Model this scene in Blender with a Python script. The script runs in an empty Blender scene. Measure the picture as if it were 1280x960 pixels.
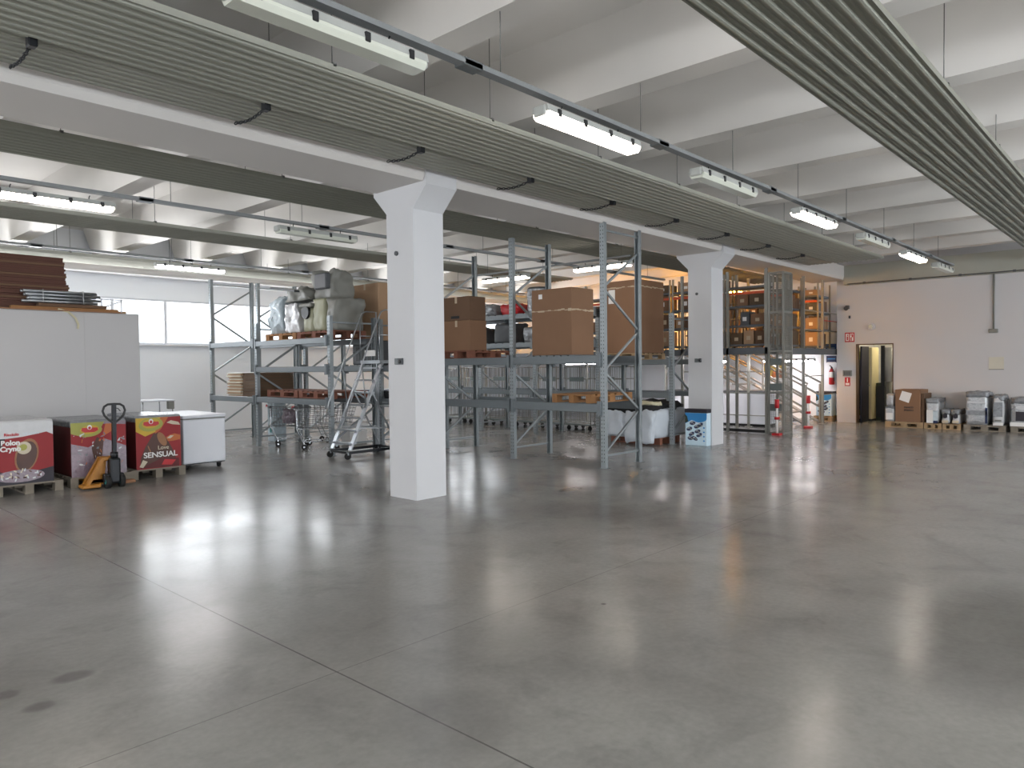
import bpy, bmesh, math, random
from mathutils import Vector, Matrix, noise
random.seed(7); noise.seed_set(5)
S = bpy.context.scene
COL = S.collection
PI = math.pi

# ------------------------------------------------------------------ camera
F_PX, YAW, PIT, ROLL, EYE = 903.98, math.radians(42.6297), math.radians(1.4416), math.radians(-0.6044), 1.65
fwd = Vector((math.cos(PIT)*math.cos(YAW), math.cos(PIT)*math.sin(YAW), -math.sin(PIT)))
rgt = Vector((math.sin(YAW), -math.cos(YAW), 0)); up = rgt.cross(fwd)
c, s = math.cos(ROLL), math.sin(ROLL)
r2, u2 = c*rgt + s*up, -s*rgt + c*up
cd = bpy.data.cameras.new('camera'); cam = bpy.data.objects.new('camera', cd); COL.objects.link(cam)
cd.sensor_width = 36; cd.lens = F_PX/1280*36; cd.clip_end = 200; cd.clip_start = .05
M = Matrix((r2, u2, -fwd)).transposed().to_4x4(); M.translation = (0, 0, EYE)
cam.matrix_world = M
S.camera = cam

# ------------------------------------------------------------------ light
S.view_settings.view_transform = 'Standard'; S.view_settings.look = 'None'
S.view_settings.gamma = 1; S.view_settings.use_curve_mapping = False
S.view_settings.exposure = 0.33
w = bpy.data.worlds.new('sky'); S.world = w; w.use_nodes = True
bg = w.node_tree.nodes['Background']; bg.inputs[0].default_value = (.88, .94, 1, 1); bg.inputs[1].default_value = 2.0

def area(name, loc, rot, sx, sy, power, col=(1, 1, 1)):
    l = bpy.data.lights.new(name, 'AREA'); l.shape = 'RECTANGLE'; l.size = sx; l.size_y = sy; l.energy = power; l.color = col
    o = bpy.data.objects.new(name, l); COL.objects.link(o); o.location = loc; o.rotation_euler = rot
    return o
# daylight at the window bands (the lights stand outside the panes and shine in)
area('daylight_back', (9.4, 18.75, 2.85), (-PI/2, 0, 0), 20, 1.2, 400, (.92, .96, 1))
area('daylight_front', (6, -8.8, 2.4), (PI/2+.1, 0, 0), 26, 2.0, 1120, (.90, .95, 1))
area('daylight_left', (-8.8, 5, 2.4), (0, -PI/2-.1, 0), 2.0, 26, 220, (.97, .98, 1))
area('rear_bay_fill', (-8.8, 14.6, 2.4), (0, -PI/2, 0), 2.0, 7, 480, (.97, .98, 1))  # added fill from the unseen left side, brightens the rear bay
# added fill lights outside the window bands, aimed upwards to brighten the ceiling
for nm, lo, ro, sx, sy, pw, sp in (('ceiling_fill_front', (6, -9.3, 1.9), (PI/2+.95, 0, 0), 26, 1.5, 1500, 1.65), ('ceiling_fill_left', (-9.3, 5, 1.9), (0, -PI/2-.95, 0), 1.5, 26, 1900, 1.65), ('ceiling_fill_back', (9.4, 19.2, 2.3), (-PI/2-.6, 0, 0), 20, 1.2, 400, 1.1)):
    area(nm, lo, ro, sx, sy, pw, (1, .98, .955)).data.spread = sp

# ------------------------------------------------------------------ materials
def lin(c):
    return tuple((x/12.92 if x <= .04045 else ((x+.055)/1.055)**2.4) for x in c)
def hexc(h):
    return lin(tuple(int(h[i:i+2], 16)/255 for i in (0, 2, 4)))
def mat(name, h, rough=.6, metal=0, var=.12, scale=6, bump=0, emit=None, estr=0, coat=0, alpha=1):
    m = bpy.data.materials.new(name); m.use_nodes = True
    nt = m.node_tree; b = nt.nodes['Principled BSDF']; L = nt.links
    col = hexc(h)
    tc = nt.nodes.new('ShaderNodeTexCoord')
    n = nt.nodes.new('ShaderNodeTexNoise'); n.inputs['Scale'].default_value = scale; n.inputs['Detail'].default_value = 3
    L.new(tc.outputs['Object'], n.inputs['Vector'])
    mx = nt.nodes.new('ShaderNodeMix'); mx.data_type = 'RGBA'
    mx.inputs['A'].default_value = tuple(x*(1-var) for x in col)+(1,)
    mx.inputs['B'].default_value = tuple(min(1, x*(1+var)) for x in col)+(1,)
    L.new(n.outputs['Fac'], mx.inputs['Factor']); L.new(mx.outputs['Result'], b.inputs['Base Color'])
    b.inputs['Roughness'].default_value = rough; b.inputs['Metallic'].default_value = metal
    if coat: b.inputs['Coat Weight'].default_value = coat
    if alpha < 1: b.inputs['Alpha'].default_value = alpha
    if bump:
        bp = nt.nodes.new('ShaderNodeBump'); bp.inputs['Strength'].default_value = bump; bp.inputs['Distance'].default_value = .02
        L.new(n.outputs['Fac'], bp.inputs['Height']); L.new(bp.outputs['Normal'], b.inputs['Normal'])
    if emit:
        b.inputs['Emission Color'].default_value = hexc(emit)+(1,); b.inputs['Emission Strength'].default_value = estr
    return m

def floor_mat():
    m = bpy.data.materials.new('polished_concrete'); m.use_nodes = True
    nt = m.node_tree; b = nt.nodes['Principled BSDF']; L = nt.links; N = nt.nodes.new
    tc = N('ShaderNodeTexCoord')
    def nz(sc, det, rough=.55, dist=0):
        n = N('ShaderNodeTexNoise'); n.inputs['Scale'].default_value = sc; n.inputs['Detail'].default_value = det
        n.inputs['Roughness'].default_value = rough; n.inputs['Distortion'].default_value = dist
        L.new(tc.outputs['Object'], n.inputs['Vector']); return n
    def ramp(src, stops):
        r = N('ShaderNodeValToRGB'); e = r.color_ramp.elements
        e[0].position, e[0].color = stops[0]; e[1].position, e[1].color = stops[-1]
        for p, cc in stops[1:-1]:
            q = e.new(p); q.color = cc
        L.new(src, r.inputs['Fac']); return r
    g = lambda v: (v, v, v, 1)
    big = nz(.42, 5, .6); mot = nz(2.3, 6, .62, .5); mid = nz(1.1, 3, .5, .3); fine = nz(26, 3)
    r1 = ramp(big.outputs['Fac'], [(.3, (.205, .199, .187, 1)), (.7, (.315, .31, .296, 1))])
    r2 = ramp(mot.outputs['Fac'], [(.28, g(.80)), (.5, g(1)), (.75, g(1.04))])
    r3 = ramp(fine.outputs['Fac'], [(.3, g(.94)), (.7, g(1.05))])
    def mul(a, bb):
        x = N('ShaderNodeMix'); x.data_type = 'RGBA'; x.blend_type = 'MULTIPLY'; x.inputs['Factor'].default_value = 1
        L.new(a, x.inputs['A']); L.new(bb, x.inputs['B']); return x.outputs['Result']
    colr = mul(mul(r1.outputs['Color'], r2.outputs['Color']), r3.outputs['Color'])
    sep = N('ShaderNodeSeparateXYZ'); L.new(tc.outputs['Object'], sep.inputs[0])
    def math_(op, a, bb=None):
        x = N('ShaderNodeMath'); x.operation = op
        for i, v in enumerate((a, bb)):
            if v is None: continue
            if isinstance(v, (int, float)): x.inputs[i].default_value = v
            else: L.new(v, x.inputs[i])
        return x.outputs[0]
    wob = math_('MULTIPLY', math_('SUBTRACT', mid.outputs['Fac'], .5), .012)
    def joint(out, at, wd):
        d = math_('ABSOLUTE', math_('ADD', math_('SUBTRACT', out, at), wob))
        return math_('LESS_THAN', d, wd)
    j = math_('MAXIMUM', math_('MULTIPLY', joint(sep.outputs[0], 2.2, .005), .62), math_('MULTIPLY', joint(sep.outputs[1], 3.34, .004), .38))
    # worn dark patches, plus a broad soft reflection painted into the colour
    def stain_or_shade(x, y, rx, ry, k):
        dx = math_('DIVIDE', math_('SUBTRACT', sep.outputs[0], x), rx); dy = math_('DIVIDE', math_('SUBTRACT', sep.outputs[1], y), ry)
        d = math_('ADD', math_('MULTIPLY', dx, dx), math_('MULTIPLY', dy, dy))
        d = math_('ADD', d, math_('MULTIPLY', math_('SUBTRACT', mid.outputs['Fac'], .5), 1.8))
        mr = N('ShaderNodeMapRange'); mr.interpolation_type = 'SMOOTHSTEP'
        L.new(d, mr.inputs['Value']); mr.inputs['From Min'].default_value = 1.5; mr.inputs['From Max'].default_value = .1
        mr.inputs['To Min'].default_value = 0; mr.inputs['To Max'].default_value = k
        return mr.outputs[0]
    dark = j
    for a in STAINS_AND_SHADE: dark = math_('MAXIMUM', dark, stain_or_shade(*a))
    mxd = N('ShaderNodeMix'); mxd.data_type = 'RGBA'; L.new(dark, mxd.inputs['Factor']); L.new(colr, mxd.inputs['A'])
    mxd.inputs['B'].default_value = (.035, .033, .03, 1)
    L.new(mxd.outputs['Result'], b.inputs['Base Color'])
    rr = ramp(mid.outputs['Fac'], [(.3, g(.14)), (.7, g(.215))])
    L.new(math_('ADD', rr.outputs['Color'], math_('MULTIPLY', fine.outputs['Fac'], .06)), b.inputs['Roughness'])
    b.inputs['Specular IOR Level'].default_value = .36
    bp = N('ShaderNodeBump'); bp.inputs['Strength'].default_value = .012; bp.inputs['Distance'].default_value = .03
    L.new(mid.outputs['Fac'], bp.inputs['Height']); L.new(bp.outputs['Normal'], b.inputs['Normal'])
    return m
STAINS_AND_SHADE = [(1.22, 4.37, .10, .07, .5), (1.0, 4.1, .07, .06, .45), (.93, 4.38, .05, .06, .35), (5.25, .72, 1.25, .55, .42), (7.54, 5.92, .2, .09, .75), (2.24, 2.49, .35, .3, .22), (4.06, 2.9, .02, .02, .8), (6.6, 4.9, .45, .8, .2), (8.6, 5.2, .5, .4, .2)]  # the widest entry is a soft dark reflection painted into the floor

def emis(name, h, st):
    m = bpy.data.materials.new(name); m.use_nodes = True; nt = m.node_tree
    b = nt.nodes['Principled BSDF']; b.inputs['Base Color'].default_value = (.9, .9, .9, 1)
    b.inputs['Emission Color'].default_value = hexc(h)+(1,); b.inputs['Emission Strength'].default_value = st
    return m
def glass_mat():
    m = bpy.data.materials.new('window_glass'); m.use_nodes = True; nt = m.node_tree
    for n in list(nt.nodes): nt.nodes.remove(n)
    o = nt.nodes.new('ShaderNodeOutputMaterial'); t = nt.nodes.new('ShaderNodeBsdfTransparent'); g = nt.nodes.new('ShaderNodeBsdfGlossy')
    g.inputs['Roughness'].default_value = .02; mx = nt.nodes.new('ShaderNodeMixShader'); mx.inputs[0].default_value = .06
    nt.links.new(t.outputs[0], mx.inputs[1]); nt.links.new(g.outputs[0], mx.inputs[2]); nt.links.new(mx.outputs[0], o.inputs[0])
    return m

K = dict(
    floor=floor_mat(), glass=glass_mat(),
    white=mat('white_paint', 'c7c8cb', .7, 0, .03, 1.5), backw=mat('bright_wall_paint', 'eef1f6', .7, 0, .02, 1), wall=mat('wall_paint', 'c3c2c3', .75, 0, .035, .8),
    conc=mat('ceiling_concrete', 'e4e1dd', .8, 0, .07, 1.3, .05), beamw=mat('beam_paint', 'cdcac7', .75, 0, .04, 1),
    galv=mat('galvanised_steel', '90979a', .42, .5, .12, 18), galvd=mat('dark_galvanised', '757a7c', .45, .7, .12, 14),
    hole=mat('slot_shadow', '2b2d30', .8), beamg=mat('grey_beam_paint', '6e7579', .42, .25, .06, 9),
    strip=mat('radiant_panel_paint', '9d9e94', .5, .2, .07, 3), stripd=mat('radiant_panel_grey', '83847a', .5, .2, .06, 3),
    rail=mat('rail_zinc', '7f8283', .55, .2, .08, 12), wire=mat('hanger_wire', '6a6a68', .5, .6), black=mat('black_plastic', '1b1c1e', .45),
    rubber=mat('black_rubber', '161616', .7), dgrey=mat('dark_grey_plastic', '4a4d51', .5, 0, .1, 8),
    housing=mat('lamp_housing', 'a9aba7', .5), diff=mat('lamp_diffuser_off', 'cfd2c6', .25, 0, .04, 9, coat=.3),
    lit=emis('lamp_diffuser_lit', 'fff0e0', 14), litw=emis('tube_lit_white', 'f8f2f2', 30), lita=emis('tube_lit_amber', 'ffae30', 130), litm=emis('tube_lit_cool', 'fbf3f3', 26),
    wood=mat('pallet_wood', 'a08767', .85, 0, .25, 9, .2), woodg=mat('grey_pallet_wood', '7f776b', .85, 0, .22, 9, .2),
    woodo=mat('new_pallet_wood', '946a42', .8, 0, .22, 9, .2), woodr=mat('reddish_pallet_wood', '7d4f3e', .8, 0, .25, 9, .2),
    card=mat('brown_cardboard', '83634b', .85, 0, .07, 3), cardd=mat('dark_cardboard', '69503d', .85, 0, .07, 4), cardl=mat('light_cardboard', 'a98a6d', .85, 0, .07, 4),
    cardr=mat('red_brown_cardboard', '593a30', .85, 0, .12, 8), tape=mat('packing_tape', 'b9a68c', .3), paper=mat('white_paper', 'e3e2e0', .7, 0, .03),
    frz=mat('freezer_enamel', 'd5d8df', .35, 0, .02, 2, coat=.2), room=mat('cold_room_panel', 'b9b8b9', .55, 0, .03, 1.2),
    red=mat('red_print', '8f2328', .6, 0, .15, 5), redb=mat('bright_red', 'b5252b', .45, 0, .08), dred=mat('dark_red_print', '5b1c1e', .6, 0, .25, 4),
    navy=mat('dark_print', '2a2730', .6, 0, .15, 5), choc=mat('chocolate_brown', '4b2a1f', .45, 0, .25, 9), tan=mat('biscuit_tan', '94694a', .6, 0, .15, 12),
    cream=mat('cream_print', 'c4b8a2', .5, 0, .08, 9), yell=mat('yellow_print', 'c2a138', .6, 0, .12, 6), oran=mat('orange_print', 'b5622b', .45, 0, .12, 6),
    lime=mat('yellow_green_print', '9a9a45', .45, 0, .12, 6), wrapw=mat('white_film', 'bdbec0', .25, 0, .08, 14, .3, coat=.5),
    wrap=mat('silver_film', 'b3b6b9', .22, .25, .35, 22, .6), wrapd=mat('grey_film', '84878b', .25, .2, .4, 18, .6), mauve=mat('mauve_film', '7c6b76', .28, 0, .3, 22, .5, coat=.4),
    greyp=mat('grey_plastic', '7d7d77', .5, 0, .12, 6, .2), palep=mat('pale_blue_film', 'bccad2', .25, 0, .25, 18, .6, coat=.4), ygrey=mat('yellowed_plastic', '9a9a80', .5, 0, .08, 5),
    bluep=mat('blue_print', '2f86c8', .4, 0, .15, 4), paleb=mat('pale_blue_print', 'c3dbe8', .45, 0, .1, 5), blue=mat('blue_sign', '2457a4', .45), dkblue=mat('dark_blue', '1d2b52', .5, 0, .1),
    bagw=mat('white_bag_fabric', 'bcc3cb', .65, 0, .06, 5, .4), blackf=mat('black_cloth', '17181a', .85, 0, .2, 7, .3), straw=mat('pale_fabric', 'c4bda0', .8, 0, .12, 12),
    yellm=mat('jack_yellow', 'a87022', .4, 0, .08), blackm=mat('black_metal', '24262a', .4, .4), chrome=mat('chrome_wire', 'b8bcc0', .25, .85, .05),
    alu=mat('aluminium', 'a4a8ac', .32, .8, .08, 12), cage=mat('cage_steel', '95958f', .45, .5, .08, 9), cagep=mat('cage_plate', '77807f', .5, .3, .08),
    green=mat('dark_green', '343d30', .7, 0, .2), teal=mat('teal', '2d7a78', .5), stair=mat('stair_steel', '97938c', .5, .45, .1, 9),
    mezz=mat('mezzanine_steel', '79797a', .55, .3, .08, 6), slate=mat('slate_steel', '5f646a', .5, .3, .08, 6), orangeb=mat('orange_beam_paint', 'd0562c', .45, 0, .08),
    brownp=mat('brown_panel', '5e4a36', .7, 0, .15, 3), ylite=mat('yellow_cream_panel', 'd8cba0', .6, 0, .08, 2), board=mat('faded_board', 'c9c5b6', .7, 0, .05),
)

# ------------------------------------------------------------------ mesh helpers
class MB:
    """collects shapes in one mesh; coordinates are relative to off"""
    def __init__(s, off=(0, 0, 0)):
        s.bm = bmesh.new(); s.off = Vector(off); s.mats = []
    def mi(s, m):
        if m not in s.mats: s.mats.append(m)
        return s.mats.index(m)
    def _v(s, p): return s.bm.verts.new(Vector(p)-s.off)
    def face(s, pts, m):
        f = s.bm.faces.new([s._v(p) for p in pts]); f.material_index = s.mi(m); return f
    def hexa(s, P, m):
        v = [s._v(p) for p in P]; k = s.mi(m)
        for q in ((3, 2, 1, 0), (4, 5, 6, 7), (0, 1, 5, 4), (1, 2, 6, 5), (2, 3, 7, 6), (3, 0, 4, 7)):
            s.bm.faces.new([v[i] for i in q]).material_index = k
    def box(s, x0, x1, y0, y1, z0, z1, m):
        s.hexa([(x0, y0, z0), (x1, y0, z0), (x1, y1, z0), (x0, y1, z0), (x0, y0, z1), (x1, y0, z1), (x1, y1, z1), (x0, y1, z1)], m)
    def bevbox(s, x0, x1, y0, y1, z0, z1, m, r=.02, seg=2):
        n0 = len(s.bm.verts); s.bm.verts.ensure_lookup_table()
        t = bmesh.new(); bmesh.ops.create_cube(t, size=1)
        for v in t.verts:
            v.co = Vector(((x0+x1)/2+v.co.x*(x1-x0), (y0+y1)/2+v.co.y*(y1-y0), (z0+z1)/2+v.co.z*(z1-z0)))
        bmesh.ops.bevel(t, geom=t.edges[:]+t.verts[:], offset=r, segments=seg, affect='EDGES', profile=.5)
        s.merge(t, m)
    def merge(s, t, m, smooth=False):
        k = s.mi(m); mp = {}
        for v in t.verts: mp[v] = s._v(v.co)
        for f in t.faces:
            try:
                g = s.bm.faces.new([mp[v] for v in f.verts]); g.material_index = k; g.smooth = smooth
            except ValueError: pass
        t.free()
    def bar(s, p, q, wd, ht, m, upv=(0, 0, 1)):
        p, q = Vector(p), Vector(q); d = (q-p).normalized(); U = Vector(upv)
        if abs(d.dot(U)) > .98: U = Vector((1, 0, 0))
        a = d.cross(U).normalized()*wd/2; b = a.cross(d).normalized()*ht/2
        s.hexa([p-a-b, p+a-b, p+a+b, p-a+b, q-a-b, q+a-b, q+a+b, q-a+b], m)
    def tube(s, pts, r, m, n=8, caps=True, smooth=True):
        pts = [Vector(p) for p in pts]; k = s.mi(m); rings = []; a = None
        for i, p in enumerate(pts):
            d = (pts[min(i+1, len(pts)-1)]-pts[max(i-1, 0)]).normalized()
            if a is None:
                a = d.cross(Vector((0, 0, 1)) if abs(d.z) < .9 else Vector((1, 0, 0))).normalized()
            a = (a-d*a.dot(d)).normalized(); b = d.cross(a)
            rr = r[i] if isinstance(r, (list, tuple)) else r
            rings.append([s._v(p+(a*math.cos(t)+b*math.sin(t))*rr) for t in [2*PI*j/n for j in range(n)]])
        for i in range(len(rings)-1):
            for j in range(n):
                f = s.bm.faces.new([rings[i][j], rings[i][(j+1) % n], rings[i+1][(j+1) % n], rings[i+1][j]]); f.material_index = k; f.smooth = smooth
        if caps:
            s.bm.faces.new(rings[0][::-1]).material_index = k; s.bm.faces.new(rings[-1]).material_index = k
    def prism(s, prof, a, b, m, axis='x', closed=True, ms=None):
        """extrude a profile [(u,v)] along an axis from a to b"""
        def P(t, u, v): return (t, u, v) if axis == 'x' else ((u, t, v) if axis == 'y' else (u, v, t))
        A = [s._v(P(a, u, v)) for u, v in prof]; B = [s._v(P(b, u, v)) for u, v in prof]; n = len(prof)
        for i in range(n if closed else n-1):
            f = s.bm.faces.new([A[i], A[(i+1) % n], B[(i+1) % n], B[i]]); f.material_index = s.mi(ms[i] if ms else m)
        if closed:
            s.bm.faces.new(A[::-1]).material_index = s.mi(m); s.bm.faces.new(B).material_index = s.mi(m)
    def lump(s, x0, x1, y0, y1, z0, z1, m, amp=.04, sc=3, r=.12, cuts=5, seed=0, flat=True):
        t = bmesh.new(); bmesh.ops.create_cube(t, size=1)
        bmesh.ops.subdivide_edges(t, edges=t.edges[:], cuts=cuts, use_grid_fill=True)
        cx, cy, cz = (x0+x1)/2, (y0+y1)/2, (z0+z1)/2; hx, hy, hz = (x1-x0)/2, (y1-y0)/2, (z1-z0)/2
        for v in t.verts:
            q = Vector((v.co.x*2*hx, v.co.y*2*hy, v.co.z*2*hz)); inner = Vector((max(-hx+r, min(hx-r, q.x)), max(-hy+r, min(hy-r, q.y)), max(-hz+r, min(hz-r, q.z))))
            dd = q-inner
            if dd.length > 1e-6: q = inner+dd.normalized()*min(r, dd.length)
            sv = Vector((seed*7.3, seed*3.1, seed)); nn = noise.noise_vector(q*sc+sv)*amp+noise.noise_vector(q*sc*2.9+sv)*amp*.55
            q = q+nn
            z = q.z+cz
            if flat and z < z0+.001: z = z0
            if flat and v.co.z < -.49: z = z0
            v.co = Vector((cx+q.x, cy+q.y, z))
        s.merge(t, m, True)
    def build(s, name, parent=None, loc=None, label=None, rot=0, cat=None, group=None, kind=None):
        bmesh.ops.recalc_face_normals(s.bm, faces=s.bm.faces[:])
        me = bpy.data.meshes.new(name); s.bm.to_mesh(me); s.bm.free()
        for m in s.mats: me.materials.append(m)
        o = bpy.data.objects.new(name, me); COL.objects.link(o)
        if parent: o.parent = parent
        if loc: o.location = loc
        elif not parent and s.off.length: o.location = s.off
        o.rotation_euler = (0, 0, rot)
        tag(o, label, cat, group, kind)
        return o
def tag(o, label=None, cat=None, group=None, kind=None):
    if label: o['label'] = label
    if cat: o['category'] = cat
    if group: o['group'] = group
    if kind: o['kind'] = kind
def thing(name, label, cat, loc=(0, 0, 0), rot=0, group=None, kind=None):
    o = bpy.data.objects.new(name, None); COL.objects.link(o); o.location = loc; o.rotation_euler = (0, 0, rot); o.empty_display_size = .1
    tag(o, label, cat, group, kind); return o
KIDS = {}
def kids(o): return [x for x in COL.objects if x.parent == o]
def dup(root, loc, rot=None, label=None, group=None):
    def cp(o, par):
        c = o.copy(); COL.objects.link(c); c.parent = par
        for ch in kids(o): cp(ch, c)
        return c
    c = cp(root, None); c.location = loc
    if rot is not None: c.rotation_euler = (0, 0, rot)
    if label: c['label'] = label
    if group: c['group'] = group
    return c
def struct(name, mb, label, cat, group=None):
    return mb.build(name, None, None, label, 0, cat, group, 'structure')
def lettering(txt, size, m, parent, mw, name='lettering', bold=0, spacing=1, sx=1):
    cu = bpy.data.curves.new(name, 'FONT'); cu.body = txt; cu.size = size; cu.extrude = .0008; cu.align_x = 'CENTER'; cu.align_y = 'CENTER'; cu.offset = bold; cu.space_character = spacing
    t = bpy.data.objects.new('lettering_source', cu); COL.objects.link(t)
    dg = bpy.context.evaluated_depsgraph_get(); dg.update()
    me = bpy.data.meshes.new_from_object(t.evaluated_get(dg)); bpy.data.objects.remove(t); bpy.data.curves.remove(cu)
    me.materials.clear(); me.materials.append(m); me.transform(mw @ Matrix.Diagonal((sx, 1, 1, 1)))
    o = bpy.data.objects.new(name, me); COL.objects.link(o); o.parent = parent; return o
def face_mw(origin, facing):
    """matrix from text plane (x right, y up) to a vertical face; facing = '-y' or '-x'"""
    R = Matrix(((1, 0, 0), (0, 0, -1), (0, 1, 0))) if facing == '-y' else Matrix(((0, 0, -1), (-1, 0, 0), (0, 1, 0)))
    m = R.to_4x4(); m.translation = origin; return m

# ================================================================== THE SETTING
b = MB(); b.box(-9, 24.5, -9, 19, -.12, 0, K['floor']); struct('floor', b, 'polished grey concrete floor with saw-cut joints, stains and a painted soft reflection', 'floor')
b = MB(); b.box(-9, 24.5, -9, 19, 4.85, 5.0, K['conc']); struct('ceiling', b, 'grey concrete ceiling slab above the ribs', 'ceiling')
for k in range(-7, 8):                                     # ribs run across the hall between the beams
    x1 = 6.06+1.885*k
    b = MB(); x0 = x1-.3; prof = [(x0, 4.25), (x1, 4.25), (x1+.14, 4.85), (x0-.2, 4.85)]
    b.prism(prof, -8.8, 18.3, K['conc'], 'y')
    struct('ceiling_rib', b, 'grey concrete rib crossing the ceiling above the hanging panels', 'rib', 'ceiling ribs')
def cbeam(name, y0, y1, label):
    b = MB(); b.prism([(y0+.03, 3.88), (y1-.03, 3.88), (y1, 3.95), (y1, 4.25), (y0, 4.25), (y0, 3.95)], -9, 20.8, K['beamw'], 'x'); struct(name, b, label, 'beam')
cbeam('ceiling_beam', 6.65, 7.62, 'long white concrete beam carried by the two white pillars')
cbeam('ceiling_beam', 17.9, 18.4, 'white edge beam above the window band of the far wall')
b = MB(); b.box(20.5, 20.8, -9, 6.66, 3.74, 4.25, K['strip']); struct('ceiling_beam', b, 'edge beam along the top of the right wall, shade put into its grey', 'beam')  # darker than the wall: shade under the overhang is put into the colour
def pillar(x0, label):
    b = MB((x0, 6.88, 0)); x1 = x0+.49
    prof = [(6.88, 0), (7.4, 0), (7.4, 3.58), (7.66, 3.84), (7.66, 4.03), (6.62, 4.03), (6.62, 3.84), (6.88, 3.58)]
    b.prism(prof, x0, x1, K['white'], 'x')
    o = struct('pillar', b, label, 'pillar')
    d = MB((x0, 6.88, 0))                                   # fittings on the face
    d.tube([(x0-.002, 7.2, 3.07), (x0-.02, 7.2, 3.07)], .03, K['dgrey']); d.build('anchor_plug', o)
    d = MB((x0, 6.88, 0)); d.bevbox(x0-.03, x0, 7.10, 7.16, 1.68, 1.76, K['dgrey'], .006); d.bevbox(x0-.025, x0, 7.18, 7.25, 1.68, 1.76, K['galvd'], .006)
    d.tube([(x0-.05, 7.13, 1.72), (x0-.02, 7.13, 1.72)], .018, K['black']); d.build('pillar_socket', o)
pillar(5.72, 'white concrete pillar nearest the camera with flared head'); pillar(13.4, 'white concrete pillar further back beside the blue printed carton')

# walls
b = MB()
X0, X1 = 20.8, 20.98
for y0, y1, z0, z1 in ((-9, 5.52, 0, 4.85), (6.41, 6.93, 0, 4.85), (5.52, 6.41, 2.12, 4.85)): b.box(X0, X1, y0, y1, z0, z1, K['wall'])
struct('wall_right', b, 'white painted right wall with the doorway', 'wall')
b = MB()
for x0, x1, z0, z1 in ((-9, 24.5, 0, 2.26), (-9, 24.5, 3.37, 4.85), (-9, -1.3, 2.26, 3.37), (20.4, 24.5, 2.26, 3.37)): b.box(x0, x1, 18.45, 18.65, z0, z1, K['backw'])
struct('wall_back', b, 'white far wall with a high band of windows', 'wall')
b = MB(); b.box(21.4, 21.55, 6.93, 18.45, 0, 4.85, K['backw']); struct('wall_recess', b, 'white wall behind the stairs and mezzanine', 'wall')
b = MB(); b.box(20.98, 23.6, 6.78, 6.93, 0, 2.8, K['wall']); b.box(20.98, 23.6, 4.6, 4.75, 0, 2.8, K['wall']); b.box(23.5, 23.6, 4.75, 6.78, 0, 2.8, K['wall']); b.box(20.98, 23.6, 4.6, 6.93, 2.8, 2.9, K['wall'])
struct('wall_corridor', b, 'pale wall of the small room behind the doorway', 'wall')
def holed(name, fixed, axis, label):
    b = MB(); a0, a1 = fixed
    for u0, u1, z0, z1 in ((-9, 24.5 if axis == 'y' else 18.6, 0, 1.4), (-9, 24.5 if axis == 'y' else 18.6, 3.4, 4.85)):
        b.box(u0, u1, a0, a1, z0, z1, K['wall']) if axis == 'y' else b.box(a0, a1, u0, u1, z0, z1, K['wall'])
    struct(name, b, label, 'wall')
holed('wall_front', (-8.7, -8.5), 'y', 'white wall behind the viewer with a window band'); holed('wall_left', (-8.7, -8.5), 'x', 'white wall at the left end of the hall')

# windows in the far wall: 1.215 m bays
nwin = 0
for k in range(-6, 12):
    x0 = 6.19+1.215*k; nwin += 1
    L = 'tall white framed window pane, number %d from the left end of the far wall' % nwin
    r = thing('window_%d' % nwin, L, 'window', (x0, 18.5, 2.26), 0, 'far wall windows', 'structure')
    r['label'] = 'overexposed white framed window in the far wall band'
    b = MB(); wd = 1.215
    for x_0, x_1, z_0, z_1 in ((0, .035, 0, 1.11), (wd-.035, wd, 0, 1.11), (.035, wd-.035, 0, .05), (.035, wd-.035, 1.06, 1.11)): b.box(x_0, x_1, -.04, .06, z_0, z_1, K['frz'])
    b.build('window_frame', r)
    b = MB(); b.box(.035, wd-.035, .0, .008, .05, 1.06, K['glass']); b.build('window_pane', r)
b = MB(); b.box(-1.1, 20.4, 18.36, 18.5, 2.22, 2.255, K['white']); struct('trim_1', b, 'white sill under the window band', 'sill')
# door frame
b = MB()
for y0, y1, z0, z1 in ((5.50, 5.525, 0, 2.14), (6.405, 6.43, 0, 2.14), (5.525, 6.405, 2.115, 2.14)): b.box(20.785, 20.99, y0, y1, z0, z1, K['brownp'])
struct('trim_2', b, 'thin grey metal frame around the doorway', 'door frame')

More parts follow.
